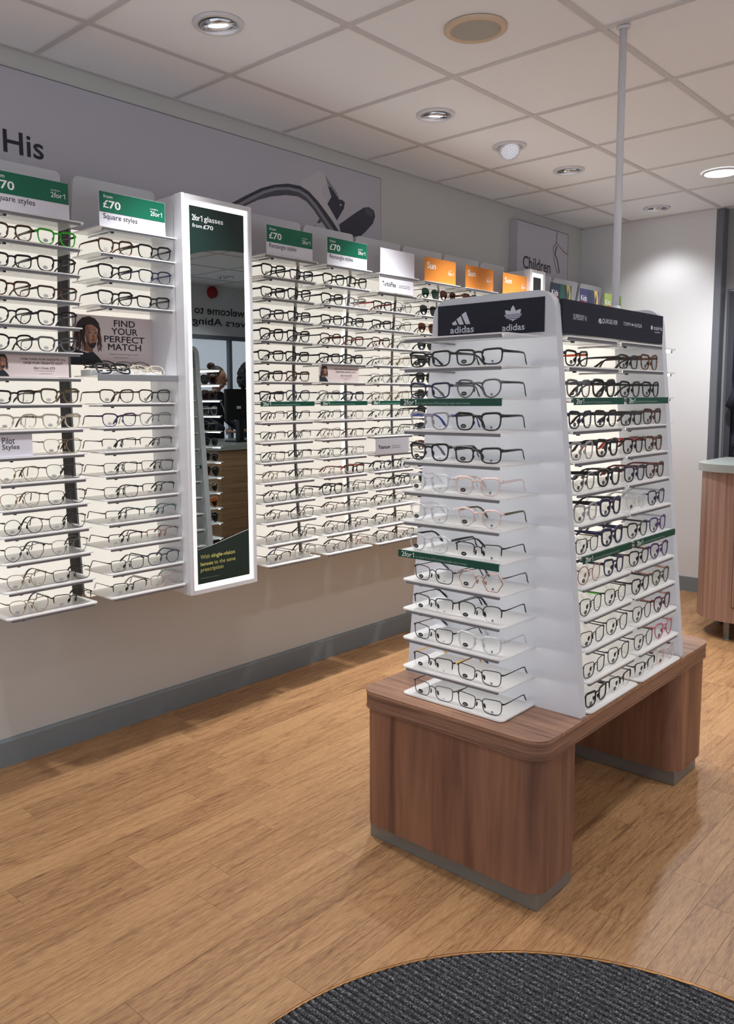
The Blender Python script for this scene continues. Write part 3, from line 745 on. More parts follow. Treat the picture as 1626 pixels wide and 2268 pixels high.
# three bays right of the mirror
g3 = 'glasses in the three bays right of the mirror'
RR1 = {1: ('square:black', 'rectangle:navy:black'), 2: ('rectangle:black', 'square:black:navy'), 3: ('rectangle:navy', 'rectangle:black'), 4: ('square:black', 'square:black'), 5: ('rectangle:black:dark red', 'rectangle:black'),
       6: ('rectangle:black', 'rectangle:tortoiseshell'), 7: ('rectangle:black', 'slim:blue:black'), 8: ('half:black:dark red', 'half:matt black'), 9: ('half:matt black', 'half:gunmetal:matt black'),
       10: ('metal:matt black', 'half:matt black'), 11: ('half:gold:gunmetal', 'half:gunmetal:matt black'), 12: ('metal:matt black', 'metal:gunmetal:matt black'), 13: ('half:gunmetal:matt black', 'metal:matt black'),
       14: ('metal:silver:black', 'half:matt black'), 15: ('half:matt black:deep blue', 'round:silver:matt black')}
RR2 = {1: ('square:black', 'square:black'), 2: ('square:black', 'rectangle:clear grey:grey'), 3: ('rectangle:black', 'rectangle:black'), 4: ('slim:black', 'rectangle:brown:red'), 5: ('rectangle:black', 'rectangle:black'),
       7: ('slim:clear grey:black', 'rectangle:navy'), 8: ('half:gunmetal:matt black', 'metal:silver:gunmetal'), 9: ('metalsq:rose gold:gunmetal', 'metal:burgundy'), 10: ('metal:matt black', 'metal:silver:black'),
       11: ('metal:silver:brown', 'rectangle:black:orange'), 12: ('square:black', 'metal:matt black'), 13: ('half:rose gold:matt black', 'half:silver:matt black'), 14: ('metalsq:gunmetal:matt black', 'half:matt black'), 15: ('metal:gunmetal:matt black', 'half:rose gold:gunmetal')}
RR3 = {2: ('rectangle:black:red', 'metalsq:matt black'), 3: ('rectangle:black', 'metalsq:matt black'), 4: ('slim:burgundy:gunmetal', 'round:silver:brown'), 5: ('metal:silver:matt black', 'metalsq:gold:brown'), 6: ('metal:gunmetal:matt black', 'metalsq:silver'),
       7: ('metal:gunmetal', 'metalsq:gold'), 8: ('half:silver:matt black', 'half:gunmetal:matt black'), 9: ('half:matt black', 'metal:silver:matt black'), 11: ('slim:navy:black', 'slim:navy:black'), 12: ('metalsq:matt black', 'panto:black'),
       13: ('halfround:matt black', 'halfround:matt black'), 14: ('half:matt black', 'half:gunmetal:matt black'), 15: ('metal:matt black:gunmetal', 'metal:matt black')}
for k, (a, b) in RR1.items(): wshelf(.788, W3, k, a, b, 'first bay right of mirror', g3)
for k, (a, b) in RR2.items(): wshelf(1.15, W3, k, a, b, 'second bay right of mirror', g3)
for k, (a, b) in RR3.items(): wshelf(1.51, W3, k, a, b, 'third bay right of mirror', g3, 'B')
# sunglasses bays
g4 = 'sunglasses in the wall bays'
RS = {1: ('sunpilot:gunmetal::green', 'sunpilot:brown::brown'), 2: ('sunpilot:black::smoke', 'sunround:black::smoke'), 3: ('sunpilot:gold:brown:brown', 'sunpilot:brown::brown'), 4: ('sunsquare:black::smoke', None), 5: ('sunround:black::smoke', None),
      6: ('sunsquare:black::smoke', None), 7: ('sunround:grey::smoke', None), 8: ('sunsquare:black::smoke', None), 9: ('sunround:black::smoke', None), 10: ('sunpilot:gold:brown:brown', None), 11: ('sunpilot:gunmetal::smoke', None), 12: ('sunround:gunmetal::green', None)}
for k, (a, b) in RS.items(): wshelf(1.873, W3, k, a, b, 'bay under nearest Sun sign', g4)
wshelf(2.242, W3, 1, 'sunsquare:tortoiseshell::brown', 'sunround:black::smoke', 'bay under middle Sun sign', g4)
wshelf(2.242, W3, 2, 'sunsquare:black::smoke', 'sunround:brown::brown', 'bay under middle Sun sign', g4)

# green strips on the wall bays
for y0, nm in ((.785, 'first'), (1.145, 'second'), (1.498, 'third')):
    strip((xf(ZW[7]) + .002, y0, ZW[7] - .0005), PI / 2, .32, 'green 2for1 shelf strip on the %s bay right of the tall mirror' % nm)

# ------------------------------------------------------------------ cards on the wall bays
def card(loc, w, h, label, bg, rz=PI / 2, group=None, name='price_card', cat='sign', th=.002):
    t = thing(name, label, cat, loc, rz, group)
    MB().box(0, w, 0, th, 0, h).build('card', bg, t); return t
gp = 'price signs standing on top shelves'
def price(y, z, w, x, style, label):
    t = card((x, y, z), w, .118, label, M_card, group=gp)
    MB().box(.001, w - .001, -.0006, 0, .049, .117).build('green_band', M_green, t)
    letters(t, 'from', .017, .0965, .036, .0115, M_wtext, -.0012, .012)
    letters(t, '£', .015, .0635, .022, .026, M_wtext, -.0012, .02); letters(t, '70', .038, .0625, .046, .027, M_wtext, -.0012, .04)
    letters(t, 'included in', w - .064, .0855, .033, .006, M_wtext, -.0012); letters(t, '2for1', w - .064, .065, .051, .0165, M_wtext, -.0012, .015)
    letters(t, style, .015, .022, .136 if 'Sq' in style else .155, .023, M_ink, -.0006)
    return t
zt = ZW[0] + .0014
price(-.335, zt, .27, xf(1.92) - .014, 'Square styles', 'green and white from £70 Square styles sign cut by the left edge')
price(.047, zt, .27, xf(1.92) - .014, 'Square styles', 'green and white from £70 Square styles sign left of the tall mirror')
price(.81, zt, .268, xf(1.92) - .010, 'Rectangle styles', 'from £70 Rectangle styles sign just right of the tall mirror')
price(1.17, zt, .268, xf(1.92) - .010, 'Rectangle styles', 'from £70 Rectangle styles sign, the second right of the mirror')
card((xf(1.92) - .010, 1.535, zt), .262, .118, 'blank white card on the top shelf above the TurboFlex card', M_card, group=gp)
gs = 'orange Sun signs'
for q, y in enumerate((1.882, 2.247, 2.62)):
    t = card((xf(1.92) - .010, y, zt), .272, .118, ['orange Sun 2for1 sign nearest to the blank white card', 'orange Sun 2for1 sign in the middle of three', 'orange Sun 2for1 sign nearest to the narrow mirror'][q], M_orange, group=gs)
    letters(t, 'Sun', .02, .062, .075, .032, M_wtext, -.0006, .03); letters(t, 'included in', .205, .066, .034, .005, M_wtext, -.0006); letters(t, '2for1', .202, .045, .05, .016, M_wtext, -.0006, .012)
# kids picture cards: plain abstract colours
kc = [[(36, 44, 70), (30, 84, 72), (206, 92, 76), (178, 160, 80)], [(52, 52, 104), (34, 48, 72), (200, 48, 48), (214, 178, 84)], [(150, 172, 84), (60, 66, 110), (206, 60, 58), (90, 140, 84)]]
for q, y in enumerate((3.174, 3.565, 3.924)):
    c = [pm('kids print %d%d' % (q, i), cc, .5) for i, cc in enumerate(kc[q])]
    t = card((xf(1.92) - .010, y, zt), .27, .118, ['dark Kids picture card nearest the narrow mirror', 'purple Kids picture card, the middle of three', 'lime green Kids picture card partly behind the white pole'][q], c[0], group='Kids picture cards')
    MB().box(.12, .18, -.0006, 0, 0, .118).build('colour_block', c[1], t)
    MB().flat([(.02, 0), (.1, 0), (.095, .03), (.07, .045), (.05, .03), (.03, .04)], -.0008).build('colour_shape', c[2], t)
    MB().flat([(.2, .01), (.255, .0), (.262, .06), (.25, .118), (.2, .118), (.215, .06)], -.0008).build('colour_shape', c[3], t)
    MB().flat([(.205, .02), (.225, .015), (.24, .06), (.23, .1)], -.0011).build('colour_shape', c[1], t)
    letters(t, 'Kids', .012, .042, .082, .034, M_wtext, -.0014, .02)

# portrait drawn in flat print, width and height in metres, origin lower left
M_pskin = pm('print skin', (122, 82, 62), .5); M_pskin2 = pm('print skin light', (168, 118, 92), .5); M_phair = pm('print hair', (40, 27, 25), .5); M_phair2 = pm('print hair tips', (92, 58, 48), .5)
M_pshirt = pm('print shirt', (26, 32, 40), .5); M_pline = pm('print glasses', (168, 170, 176), .5)
def portrait(parent, x0, z0, k):
    def P(l): return [(x0 + a * k, z0 + b * k) for a, b in l]
    def fl(n, l, y, m): MB().flat(P(l), y).build(n, m, parent)
    fl('printed_shirt', [(0, 0), (.80, 0), (.68, .16), (.52, .30), (.40, .26), (.22, .30), (.06, .36), (0, .40)], -.0004, M_pshirt)
    fl('printed_hair', [(.22, .50), (.14, .62), (.13, .74), (.18, .88), (.30, .99), (.46, 1.03), (.60, .99), (.69, .90), (.72, .76), (.69, .66), (.66, .76), (.60, .82), (.40, .84), (.36, .70), (.33, .50)], -.0006, M_phair)
    rn = random.Random(11)
    for tone, mt_ in ((0, M_phair), (1, M_phair2)):
        m = MB()
        for i in range(30):
            if (i % 3 == 2) != bool(tone): continue
            left = i < 20
            a0 = rn.uniform(.13, .34) if left else rn.uniform(.655, .715); z0_ = rn.uniform(.66, .84) if left else rn.uniform(.62, .80)
            a1 = a0 + (rn.uniform(-.14, .02) if left else rn.uniform(-.02, .07)); z1_ = rn.uniform(.24, .44) if left else rn.uniform(.28, .50)
            pts = [(a0 + (a1 - a0) * u + .015 * math.sin(9 * u + i), z0_ + (z1_ - z0_) * u) for u in (0, .2, .4, .6, .8, 1)]
            m.tube([(x0 + p[0] * k, -.0008 - .00003 * i, z0 + p[1] * k) for p in pts], [w_ * k for w_ in (.018, .019, .018, .018, .015, .008)], .00005, n=4, up=(0, 1, 0))
        m.build('printed_locks', mt_, parent)
    fl('printed_neck', [(.30, .30), (.52, .27), (.55, .42), (.32, .50)], -.0010, M_pskin)
    fl('printed_face', [(.36, .78), (.40, .84), (.52, .86), (.62, .80), (.645, .68), (.64, .56), (.60, .44), (.54, .38), (.46, .40), (.38, .50), (.35, .62)], -.0012, M_pskin2)
    fl('printed_face_side', [(.36, .78), (.44, .83), (.46, .70), (.44, .58), (.47, .44), (.46, .40), (.38, .50), (.35, .62)], -.0014, M_pskin)
    fl('printed_beard', [(.385, .56), (.40, .50), (.47, .445), (.50, .475), (.585, .478), (.61, .50), (.615, .46), (.565, .37), (.50, .355), (.44, .395), (.385, .49)], -.0016, M_phair)
    fl('printed_moustache', [(.49, .535), (.545, .555), (.60, .535), (.545, .53)], -.0016, M_phair)
    fl('printed_mouth', [(.50, .515), (.545, .525), (.59, .512), (.545, .495)], -.0018, pm('print lips', (150, 88, 80), .5))
    fl('printed_nose', [(.545, .68), (.575, .60), (.56, .575), (.52, .58)], -.0016, M_pskin)
    for cx in (.465, .60): fl('printed_eye', [(cx - .03, .69), (cx, .702), (cx + .03, .69), (cx, .68)], -.0018, M_phair)
    for cx in (.465, .60): fl('printed_brow', [(cx - .045, .735), (cx + .01, .755), (cx + .045, .742), (cx + .01, .742)], -.0018, M_phair)
    m = MB()
    for cx, r in ((.465, .062), (.60, .052)): m.tube([(x0 + (cx + r * math.cos(a)) * k, -.002, z0 + (.685 + .052 * math.sin(a)) * k) for a in [2 * PI * i / 14 for i in range(14)]], .0045 * k, .0001, n=4, closed=True, up=(0, 1, 0))
    m.build('printed_glasses', M_pline, parent)

def pair_card(y, x, z, label, w=.268, h=.075):
    t = card((x, y, z), w, h, label, M_poster, group='one pair for nights in cards')
    portrait(t, .002, .001, h * .95)
    letters(t, 'ONE PAIR FOR NIGHTS IN,', w * .36, h * .72, w * .60, h * .10, M_ink, -.0006, .02)
    letters(t, 'ONE FOR NIGHTS OUT', w * .40, h * .56, w * .52, h * .10, M_ink, -.0006, .02)
    letters(t, '2for1 from £70', w * .53, h * .35, w * .28, h * .10, M_ink, -.0006, .01)
    MB().flat([(w * .54, h * .27), (w * .80, h * .27), (w * .80, h * .282), (w * .54, h * .282)], -.0006).build('small_print', M_ink_grey, t)
    MB().flat([(w * .6, h * .15), (w * .76, h * .15), (w * .76, h * .162), (w * .6, h * .162)], -.0006).build('small_print', M_ink_grey, t)
pair_card(-.338, xf(1.41) - .012, ZW[6] + .0015, 'nights in nights out portrait card at the left edge of the wall')
pair_card(1.148, xf(1.41) - .008, ZW[6] + .0015, 'small nights in nights out portrait card right of the tall mirror')
t = card((xf(1.15) - .010, -.345, ZW[9] + .001), .13, .076, 'white Pilot Styles card on a left bay shelf', M_card)
letters(t, 'Pilot', .028, .043, .042, .02, M_ink, -.0006); letters(t, 'Styles', .028, .02, .057, .021, M_ink, -.0006)
t = card((xf(1.84) + .004, 1.522, ZW[1] + .001), .262, .080, 'white TurboFlex card below the blank card', M_card)
letters(t, 'TurboFlex', .022, .027, .105, .022, M_ink, -.0006, .03); letters(t, 'Innovative and durable', .145, .036, .088, .006, M_ink, -.0006); letters(t, 'with 360-degree hinges', .145, .026, .092, .007, M_ink, -.0006)
t = card((xf(1.07) + .002, 1.522, ZW[10] + .001), .258, .074, 'grey Titanium card on a lower shelf of the third bay', M_tin)
letters(t, 'Titanium', .018, .024, .09, .017, M_ink, -.0006, .025); letters(t, 'Lightweight, strong', .122, .033, .068, .005, M_ink, -.0006); letters(t, 'and hypoallergenic', .122, .023, .064, .006, M_ink, -.0006)

# poster and grey tray in the bay beside the mirror
t = card((.140, .032, 1.462), .338, .182, 'blush poster FIND YOUR PERFECT MATCH with portrait of person with locs', M_poster, name='poster', cat='poster', th=.003)
portrait(t, -.012, 0, .172)
for s, x, z, w, h in (('FIND', .170, .146, .092, .024), ('YOUR', .158, .116, .115, .025), ('PERFECT', .127, .087, .176, .024), ('MATCH', .142, .058, .143, .024)): letters(t, s, x, z, w, h, M_ink, -.0006, .03 if s != 'MATCH' else 0)
letters(t, 'MATCH', .1432, .0582, .143, .024, M_ink, -.0008); letters(t, 'MATCH', .1426, .0588, .143, .024, M_ink, -.0010)
letters(t, 'Explore our great range of styles', .147, .040, .125, .006, M_ink, -.0006); letters(t, 'to discover yours', .165, .028, .06, .006, M_ink, -.0006)
t = thing('display_tray', 'thick grey edged display tray under the perfect match poster', 'tray', (.305, .03, 1.424), PI / 2)
MB().cbox(0, .338, 0, .006, -.022, .001, .001).build('tray_front', M_lip, t)
MB().prism(rrect(0, .338, .006, .165, .006), -.006, -.002, 'z').build('tray_base', M_shelf, t)
MB().box(.02, .32, .080, .150, -.002, .019).build('riser_block', M_white, t)
zT = 1.4275
for s_, y, dx, dz, tl, wh in (('chunky:black', .122, .030, .0, .75, 'front left pair on the grey tray by the mirror'), ('slim:clear beige', .270, .028, .0, .75, 'front right pair on the grey tray by the mirror'),
                             ('panto:black', .108, .096, .0225, .95, 'back left pair on the grey tray under the poster'), ('metalsq:gunmetal:clear grey', .256, .098, .0225, .95, 'back right pair on the grey tray under the poster')):
    glasses(s_, (.305 - dx, y, zT + dz), PI / 2, wh, 'glasses on the grey tray', 'W', None, tilt=-tl)

# ------------------------------------------------------------------ tall lit mirror
def mirror(y0, y1, z0, z1, xm, label, big=True):
    t = thing('mirror', label, 'mirror', (0, y0, z0)); o = (0, y0, z0)
    MB().cbox(.001, xm - .052, y0, y1, z0, z1, .003).build('cabinet', M_white, t, o)
    fr = MB(); a = xm - .048; b = xm + .005; e = .016
    if True:
        fr.cbox(a, b, y0 - .002, y0 + e, z0 - .002, z1 + .002, .003).cbox(a, b, y1 - e, y1 + .002, z0 - .002, z1 + .002, .003).box(a, b - .001, y0 + e, y1 - e, z0 - .001, z0 + e).box(a, b - .001, y0 + e, y1 - e, z1 - e, z1 + .001)
        fr.box(a - .003, a + .002, y0 + .001, y1 - .001, z0, z1)
    fr.build('frame', M_white, t, o)
    g = e; gw = .020 if big else .024
    MB().box(xm - .012, xm - .005, y0 + g, y1 - g, z0 + g, z0 + g + gw).box(xm - .012, xm - .005, y0 + g, y1 - g, z1 - g - gw, z1 - g).box(xm - .012, xm - .005, y0 + g, y0 + g + gw, z0 + g + gw, z1 - g - gw).box(xm - .012, xm - .005, y1 - g - gw, y1 - g, z0 + g + gw, z1 - g - gw).build('light_strip', M_glow, t, o)
    MB().box(xm - .010, xm - .002, y0 + g + gw, y1 - g - gw, z0 + g + gw, z1 - g - gw).build('mirror_glass', M_mirror, t, o)
    return t, o
mt, mo = mirror(.371, .706, .584, 2.087, .347, 'tall wall mirror in white frame with glowing border and green film')
ya, yb = .4075, .6695; xg = .3456
top = [(ya, 2.050), (ya, 1.872), (ya + .04, 1.884), (ya + .09, 1.895), (ya + .14, 1.903), (ya + .2, 1.908), (yb, 1.909), (yb, 2.050)]
MB().prism(top, xg, xg + .0006, 'x').build('top_film', M_dgreen, mt, mo)
bot = [(ya, .621), (yb, .621), (yb, .807), (yb - .05, .797), (yb - .1, .786), (yb - .15, .775), (yb - .2, .765), (ya, .757)]
MB().prism(bot, xg, xg + .0006, 'x').build('bottom_film', M_dgreen, mt, mo)
MB().tube([(xg + .0008, p[0], p[1]) for p in bot[2:]], .0008, n=4).build('film_edge', M_silvertext, mt, mo)
def mletters(s, y, z, w, h, mat, bold=0.0):
    hold = thing('x', 'x', 'x') if '2for1' in s else None
    if hold:
        bpy.data.objects.remove(hold); holder = MB().box(0, .001, 0, .0001, 0, .001).build('letter_backing', mat, mt); letters(holder, s, 0, 0, w, h, mat, 0, bold); o = holder
    else: o = letters(mt, s, 0, 0, w, h, mat, 0, bold)
    o.rotation_euler = (0, 0, PI / 2); o.location = (xg + .0012 - mo[0], y - mo[1], z - mo[2]); return o
mletters('2for1 glasses', .418, 1.998, .148, .022, M_wtext, .03); mletters('from', .419, 1.973, .045, .014, M_wtext); mletters('£70', .470, 1.973, .047, .015, M_wtext, .02)
mletters('With', .420, .718, .045, .016, M_ytext); mletters('single-vision', .473, .7135, .12, .021, M_ytext, .03)
mletters('lenses', .420, .691, .061, .015, M_ytext, .03); mletters('to the same', .487, .691, .108, .015, M_ytext); mletters('prescription', .420, .663, .112, .020, M_ytext)
mletters('Conditions apply. See in store for details', .420, .640, .09, .004, M_gtext)
mirror(2.885, 3.055, .584, 2.087, .347, 'narrow lit mirror between the Sun signs and Kids cards', False)

# ------------------------------------------------------------------ large wall graphics
t = thing('wall_graphic', 'long lilac grey wall panel reading His with close-up of spectacle hinge', 'wall sign', (0, -1.2, 1.95)); o = (0, -1.2, 1.95)
MB().box(.0, .006, -1.2, 1.921, 1.95, 2.487).build('panel', M_graphic, t, o)
MB().box(.0055, .0065, -1.2, 1.921, 2.484, 2.487).box(.0055, .0065, 1.919, 1.921, 1.95, 2.487).build('panel_edge', M_ink_grey, t, o)
l = letters(t, 'His', 0, 0, .150, .078, M_ink, 0, .025); l.rotation_euler = (0, 0, PI / 2); l.location = (.0068, -.128 - o[1], 2.196 - o[2])
def gpoly(name, pts, x, mat): MB().prism(pts, .006, x, 'x').build(name, mat, t, o)
Mg1 = pm('graphic dark', (76, 77, 88), .5); Mg2 = pm('graphic mid', (132, 132, 138), .5); Mg3 = pm('graphic pale', (196, 192, 194), .5); Mg4 = pm('graphic navy', (50, 52, 68), .5)
def band(a, b): return a + b[::-1]
out = [(0.78, 2.115), (0.903, 2.195), (0.982, 2.239), (1.072, 2.286), (1.153, 2.316), (1.242, 2.337), (1.321, 2.341), (1.381, 2.326), (1.443, 2.29), (1.506, 2.243), (1.556, 2.202), (1.607, 2.155), (1.64, 2.1)]
inn = [(0.80, 2.110), (0.925, 2.190), (1.000, 2.233), (1.085, 2.277), (1.160, 2.305), (1.245, 2.322), (1.318, 2.324), (1.372, 2.309), (1.43, 2.274), (1.488, 2.225), (1.54, 2.182), (1.590, 2.138), (1.62, 2.09)]
pts_sil = [(0.82, 2.105), (0.945, 2.186), (1.018, 2.226), (1.096, 2.268), (1.168, 2.294), (1.246, 2.309), (1.315, 2.310), (1.364, 2.295), (1.416, 2.262), (1.472, 2.215), (1.524, 2.172), (1.575, 2.13), (1.6, 2.08)]
lowo = [(0.84, 2.10), (0.981, 2.195), (1.053, 2.231), (1.133, 2.26), (1.229, 2.283), (1.307, 2.290), (1.362, 2.277), (1.41, 2.247), (1.45, 2.212), (1.49, 2.18), (1.53, 2.14), (1.56, 2.09)]
for i in range(len(out) - 1): pass
def strip_poly(a, b, x, mat, name):
    m = MB(); n = min(len(a), len(b))
    for i in range(n - 1): m.prism([a[i], a[i + 1], b[i + 1], b[i]], .006, x, 'x')
    m.build(name, mat, t, o)
strip_poly(out, inn, .0068, Mg4, 'printed_arm_edge'); strip_poly(inn, pts_sil, .0068, Mg2, 'printed_arm_face'); strip_poly(pts_sil, lowo, .0068, Mg1, 'printed_arm_underside')
gpoly('printed_plate', [(1.321, 2.3415), (1.34, 2.37), (1.459, 2.436), (1.494, 2.426), (1.522, 2.398), (1.50, 2.385), (1.472, 2.361), (1.465, 2.336), (1.506, 2.291), (1.580, 2.212), (1.572, 2.192), (1.506, 2.2435), (1.443, 2.2905), (1.381, 2.3265)], .0065, Mg3)
gpoly('printed_hinge_rim', [(1.494, 2.426), (1.522, 2.398), (1.579, 2.356), (1.594, 2.33), (1.585, 2.325), (1.55, 2.36), (1.515, 2.378), (1.505, 2.40)], .0067, Mg2)
gpoly('printed_hinge', [(1.515, 2.373), (1.536, 2.372), (1.594, 2.324), (1.616, 2.326), (1.637, 2.317), (1.63, 2.287), (1.578, 2.22), (1.51, 2.289), (1.539, 2.329)], .0070, Mg4)
gpoly('printed_screw', [(1.598, 2.300), (1.606, 2.306), (1.612, 2.300), (1.606, 2.292)], .0074, Mg3)
gpoly('printed_tip', [(1.593, 2.203), (1.63, 2.225), (1.721, 2.281), (1.784, 2.316), (1.823, 2.324), (1.863, 2.314), (1.873, 2.285), (1.855, 2.246), (1.799, 2.198), (1.69, 2.12), (1.64, 2.10), (1.607, 2.158)], .0064, Mg4)
gpoly('printed_tip_end', [(1.784, 2.312), (1.823, 2.320), (1.856, 2.310), (1.860, 2.288), (1.835, 2.278), (1.80, 2.285)], .0072, Mg1)
gpoly('printed_pad', [(1.435, 2.189), (1.477, 2.238), (1.499, 2.218), (1.449, 2.186)], .0063, Mg1)
gpoly('printed_pad', [(1.40, 2.12), (1.414, 2.176), (1.441, 2.164), (1.46, 2.12)], .0063, Mg2)
t = thing('wall_canvas', 'square grey wall canvas reading Children with thin wire frame picture', 'wall sign', (0, 3.21, 1.95)); o = (0, 3.21, 1.95)
MB().box(.001, .06, 3.216, 3.894, 1.95, 2.466).build('canvas', M_graphic, t, o)
MB().box(.0595, .0605, 3.216, 3.894, 2.462, 2.467).box(.0595, .0605, 3.889, 3.894, 1.95, 2.467).build('canvas_edge', M_ink_grey, t, o)
l = letters(t, 'Children', 0, 0, .362, .082, M_ink, 0, .02); l.rotation_euler = (0, 0, PI / 2); l.location = (.0612, 3.287 - o[1], 2.170 - o[2])
MB().tube([(.0612, 3.733, 2.463), (.0612, 3.725, 2.391), (.0612, 3.758, 2.372), (.0612, 3.824, 2.343), (.0612, 3.892, 2.327)], .0004, .0035, n=4).build('printed_wire', pm('print pink', (160, 84, 100), .5), t, o)
MB().tube([(.0612, 3.729, 2.388), (.0612, 3.682, 2.349), (.0612, 3.700, 2.263), (.0612, 3.748, 2.181)], .0004, .003, n=4).tube([(.0614, 3.731, 2.365), (.0614, 3.708, 2.309), (.0614, 3.748, 2.265), (.0614, 3.775, 2.19)], .0004, .007, n=4).build('printed_arm', Mg1, t, o)

# ------------------------------------------------------------------ island: low table
t = thing('display_table', 'low brown wood-effect table on two block legs under the island stand', 'table', (1.59, .885, 0)); o = (1.59, .885, 0)
tp = rrect(1.288, 1.902, .277, 1.492, .055, 8)
MB().prism(tp, .4575, .467, 'z').build('tabletop', M_walnut_top, t, o)
ins = rrect(1.2895, 1.9005, .2785, 1.4905, .054, 8)
MB().prism(ins, .4185, .457, 'z').build('edge_band', M_edge_ply, t, o)
MB().prism(tp, .414, .418, 'z').build('lower_edge', M_edge_ply, t, o)
for y0, y1, k0_, k1_ in ((.286, .511, .303, .495), (1.236, 1.484, 1.247, 1.445)):
    p = MB().prism(rrect(1.296, 1.893, y0, y1, .05, 8), .050, .4138, 'z').build('block_leg', M_walnut, t, o)
    q = MB().cbox(1.311, 1.880, k0_, k1_, .0005, .052, .001).build('kickboard', M_kick, None, o)
    q.parent = p

# ------------------------------------------------------------------ island: stand
ZT = .4675
st = thing('display_stand', 'white island spectacle stand with sloping end panels and dark brand header', 'display stand', (1.59, .875, ZT)); so = (1.59, .875, ZT)
def xr(z): return 1.893 - .0885 * (z - ZT)
def xl(z): return 1.300 + .0800 * (z - ZT)
def end_poly(zt=1.622, r=.055):
    b = [(xl(ZT), ZT), (xr(ZT), ZT)]
    n = 7
    for i in range(n + 1):
        a = .5 * PI * i / n; b.append((xr(zt) - r + r * math.cos(a), zt - r + r * math.sin(a)))
    for i in range(n + 1):
        a = .5 * PI + .5 * PI * i / n; b.append((xl(zt) + r + r * math.cos(a), zt - r + r * math.sin(a)))
    return b
for y0, y1, lb in ((.500, .531, None), (1.217, 1.248, None)):
    MB().prism(end_poly(), y0, y1, 'y').build('end_panel', M_stand, st, so)
# logo panels on both ends
def logo_sign(y, sgn):
    s = MB().box(1.411, 1.761, min(y, y - .002 * sgn), max(y, y - .002 * sgn), 1.510, 1.603).build('header_sign', M_navy, st, so); return s
hs = logo_sign(.500, 1)
def on_sign(parent, s, x, z, w, h, bold=0.0, nm='lettering'):
    q = letters(parent, s, x - so[0], z - so[2], w, h, M_silvertext, .4974 - so[1], bold, nm); return q
m = MB(); yq = .4974
for i, (xx, h0, h1) in enumerate(((1.4685, .006, .014), (1.4845, .014, .0255), (1.5005, .0255, .037))):
    m.add([(xx - .005 + .000 * i, yq, 1.5455 + h0 * .2), (xx + .010, yq, 1.5455), (xx + .0105 - .004 * (3 - i) * .2 - .004 * 0, yq, 1.5455)], [])
def stripe(x0, x1, ht, lean=.45):
    # slanted bar whose foot is x0..x1 and whose top leans left
    return [(x0, 1.5455), (x1, 1.5455), (x1 - ht * lean, 1.5455 + ht), (x1 - ht * lean - (x1 - x0) * .92, 1.5455 + ht - (x1 - x0) * .50)]
m = MB()
for x0, x1, ht in ((1.466, 1.481, .013), (1.4875, 1.5035, .0245), (1.510, 1.526, .036)): m.flat(stripe(x0, x1, ht), yq)
m.build('logo', M_silvertext, hs, so)
on_sign(hs, 'adidas', 1.456, 1.5215, .082, .020, .03)
m = MB()
def leaf(a, L, w, cx=1.665, cz=1.551):
    pts = []
    for i in range(17):
        u = i / 8.0
        if u <= 1: tt = u; sd = 1
        else: tt = 2 - u; sd = -1
        wd = w * math.sin(PI * min(1, tt) ** .85) ** .8 if 0 < tt < 1 else 0
        x = sd * wd; z = L * tt
        pts.append((cx + x * math.cos(a) + z * math.sin(a), cz - x * math.sin(a) + z * math.cos(a)))
    return pts[:-1]
def clip_above(pts, z0):
    out_ = []
    for i in range(len(pts)):
        p, q = pts[i], pts[(i + 1) % len(pts)]
        if p[1] >= z0: out_.append(p)
        if (p[1] >= z0) != (q[1] >= z0):
            u = (z0 - p[1]) / (q[1] - p[1]); out_.append((p[0] + (q[0] - p[0]) * u, z0))
    return out_
for a in (-.80, 0, .80):
    q = clip_above(leaf(a, .0345 if a else .036, .0090), 1.5635)
    if len(q) > 2: m.flat(q, yq - (.0003 if a == 0 else .0001 * a))
for z0, z1 in ((1.5605, 1.5625), (1.5565, 1.5590), (1.5520, 1.5548), (1.5455, 1.5500)):
    f = lambda z: .003 + .026 * ((z - 1.543) / .020) ** .55
    if z0 < 1.547:
        for s_ in (-1, 1): m.flat([(1.665 + s_ * .0035, z0 + .001), (1.665 + s_ * f(z1) * .85, z1), (1.665 + s_ * .0035, z1)][::s_], yq)
        m.flat([(1.6635, 1.5440), (1.6665, 1.5440), (1.6685, z1), (1.6615, z1)], yq)
    else: m.flat([(1.665 - f(z0), z0), (1.665 + f(z0), z0), (1.665 + f(z1), z1), (1.665 - f(z1), z1)], yq)
m.build('logo', M_silvertext, hs, so)
on_sign(hs, 'adidas', 1.631, 1.5185, .071, .018, .03)
MB().box(1.411, 1.761, 1.248, 1.2505, 1.510, 1.603).build('header_sign', M_navy, st, so)
# long side headers
def long_header(sg):
    X = 1.797 if sg > 0 else 1.403
    h = MB().box(min(X, X - sg * .012), max(X, X - sg * .012), .5315, 1.2165, 1.508, 1.597).build('header_sign', M_navy, st, so)
    m = MB()
    for y in (.713, .876, 1.045): m.box(min(X, X + sg * .0002), max(X, X + sg * .0002), y - .0005, y + .0005, 1.508, 1.597)
    m.build('sign_joint', pm('sign joint', (34, 35, 46), .5), h, so); return h
h = long_header(1); long_header(-1)
def hl(s, y, z, w, hh, bold=0.0, shear=0.0):
    q = letters(h, s, 0, 0, w, hh, M_silvertext, 0, bold, shear=shear); q.rotation_euler = (0, 0, PI / 2); q.location = (1.7976 - so[0], y - so[1], z - so[2])
hl('SUPERDRY', .590, 1.546, .066, .015, .01); hl('®', .660, 1.546, .010, .013)
hl('QUIKSILVER', .766, 1.545, .104, .0155, .02, .15)
m = MB()   # mountain and wave mark
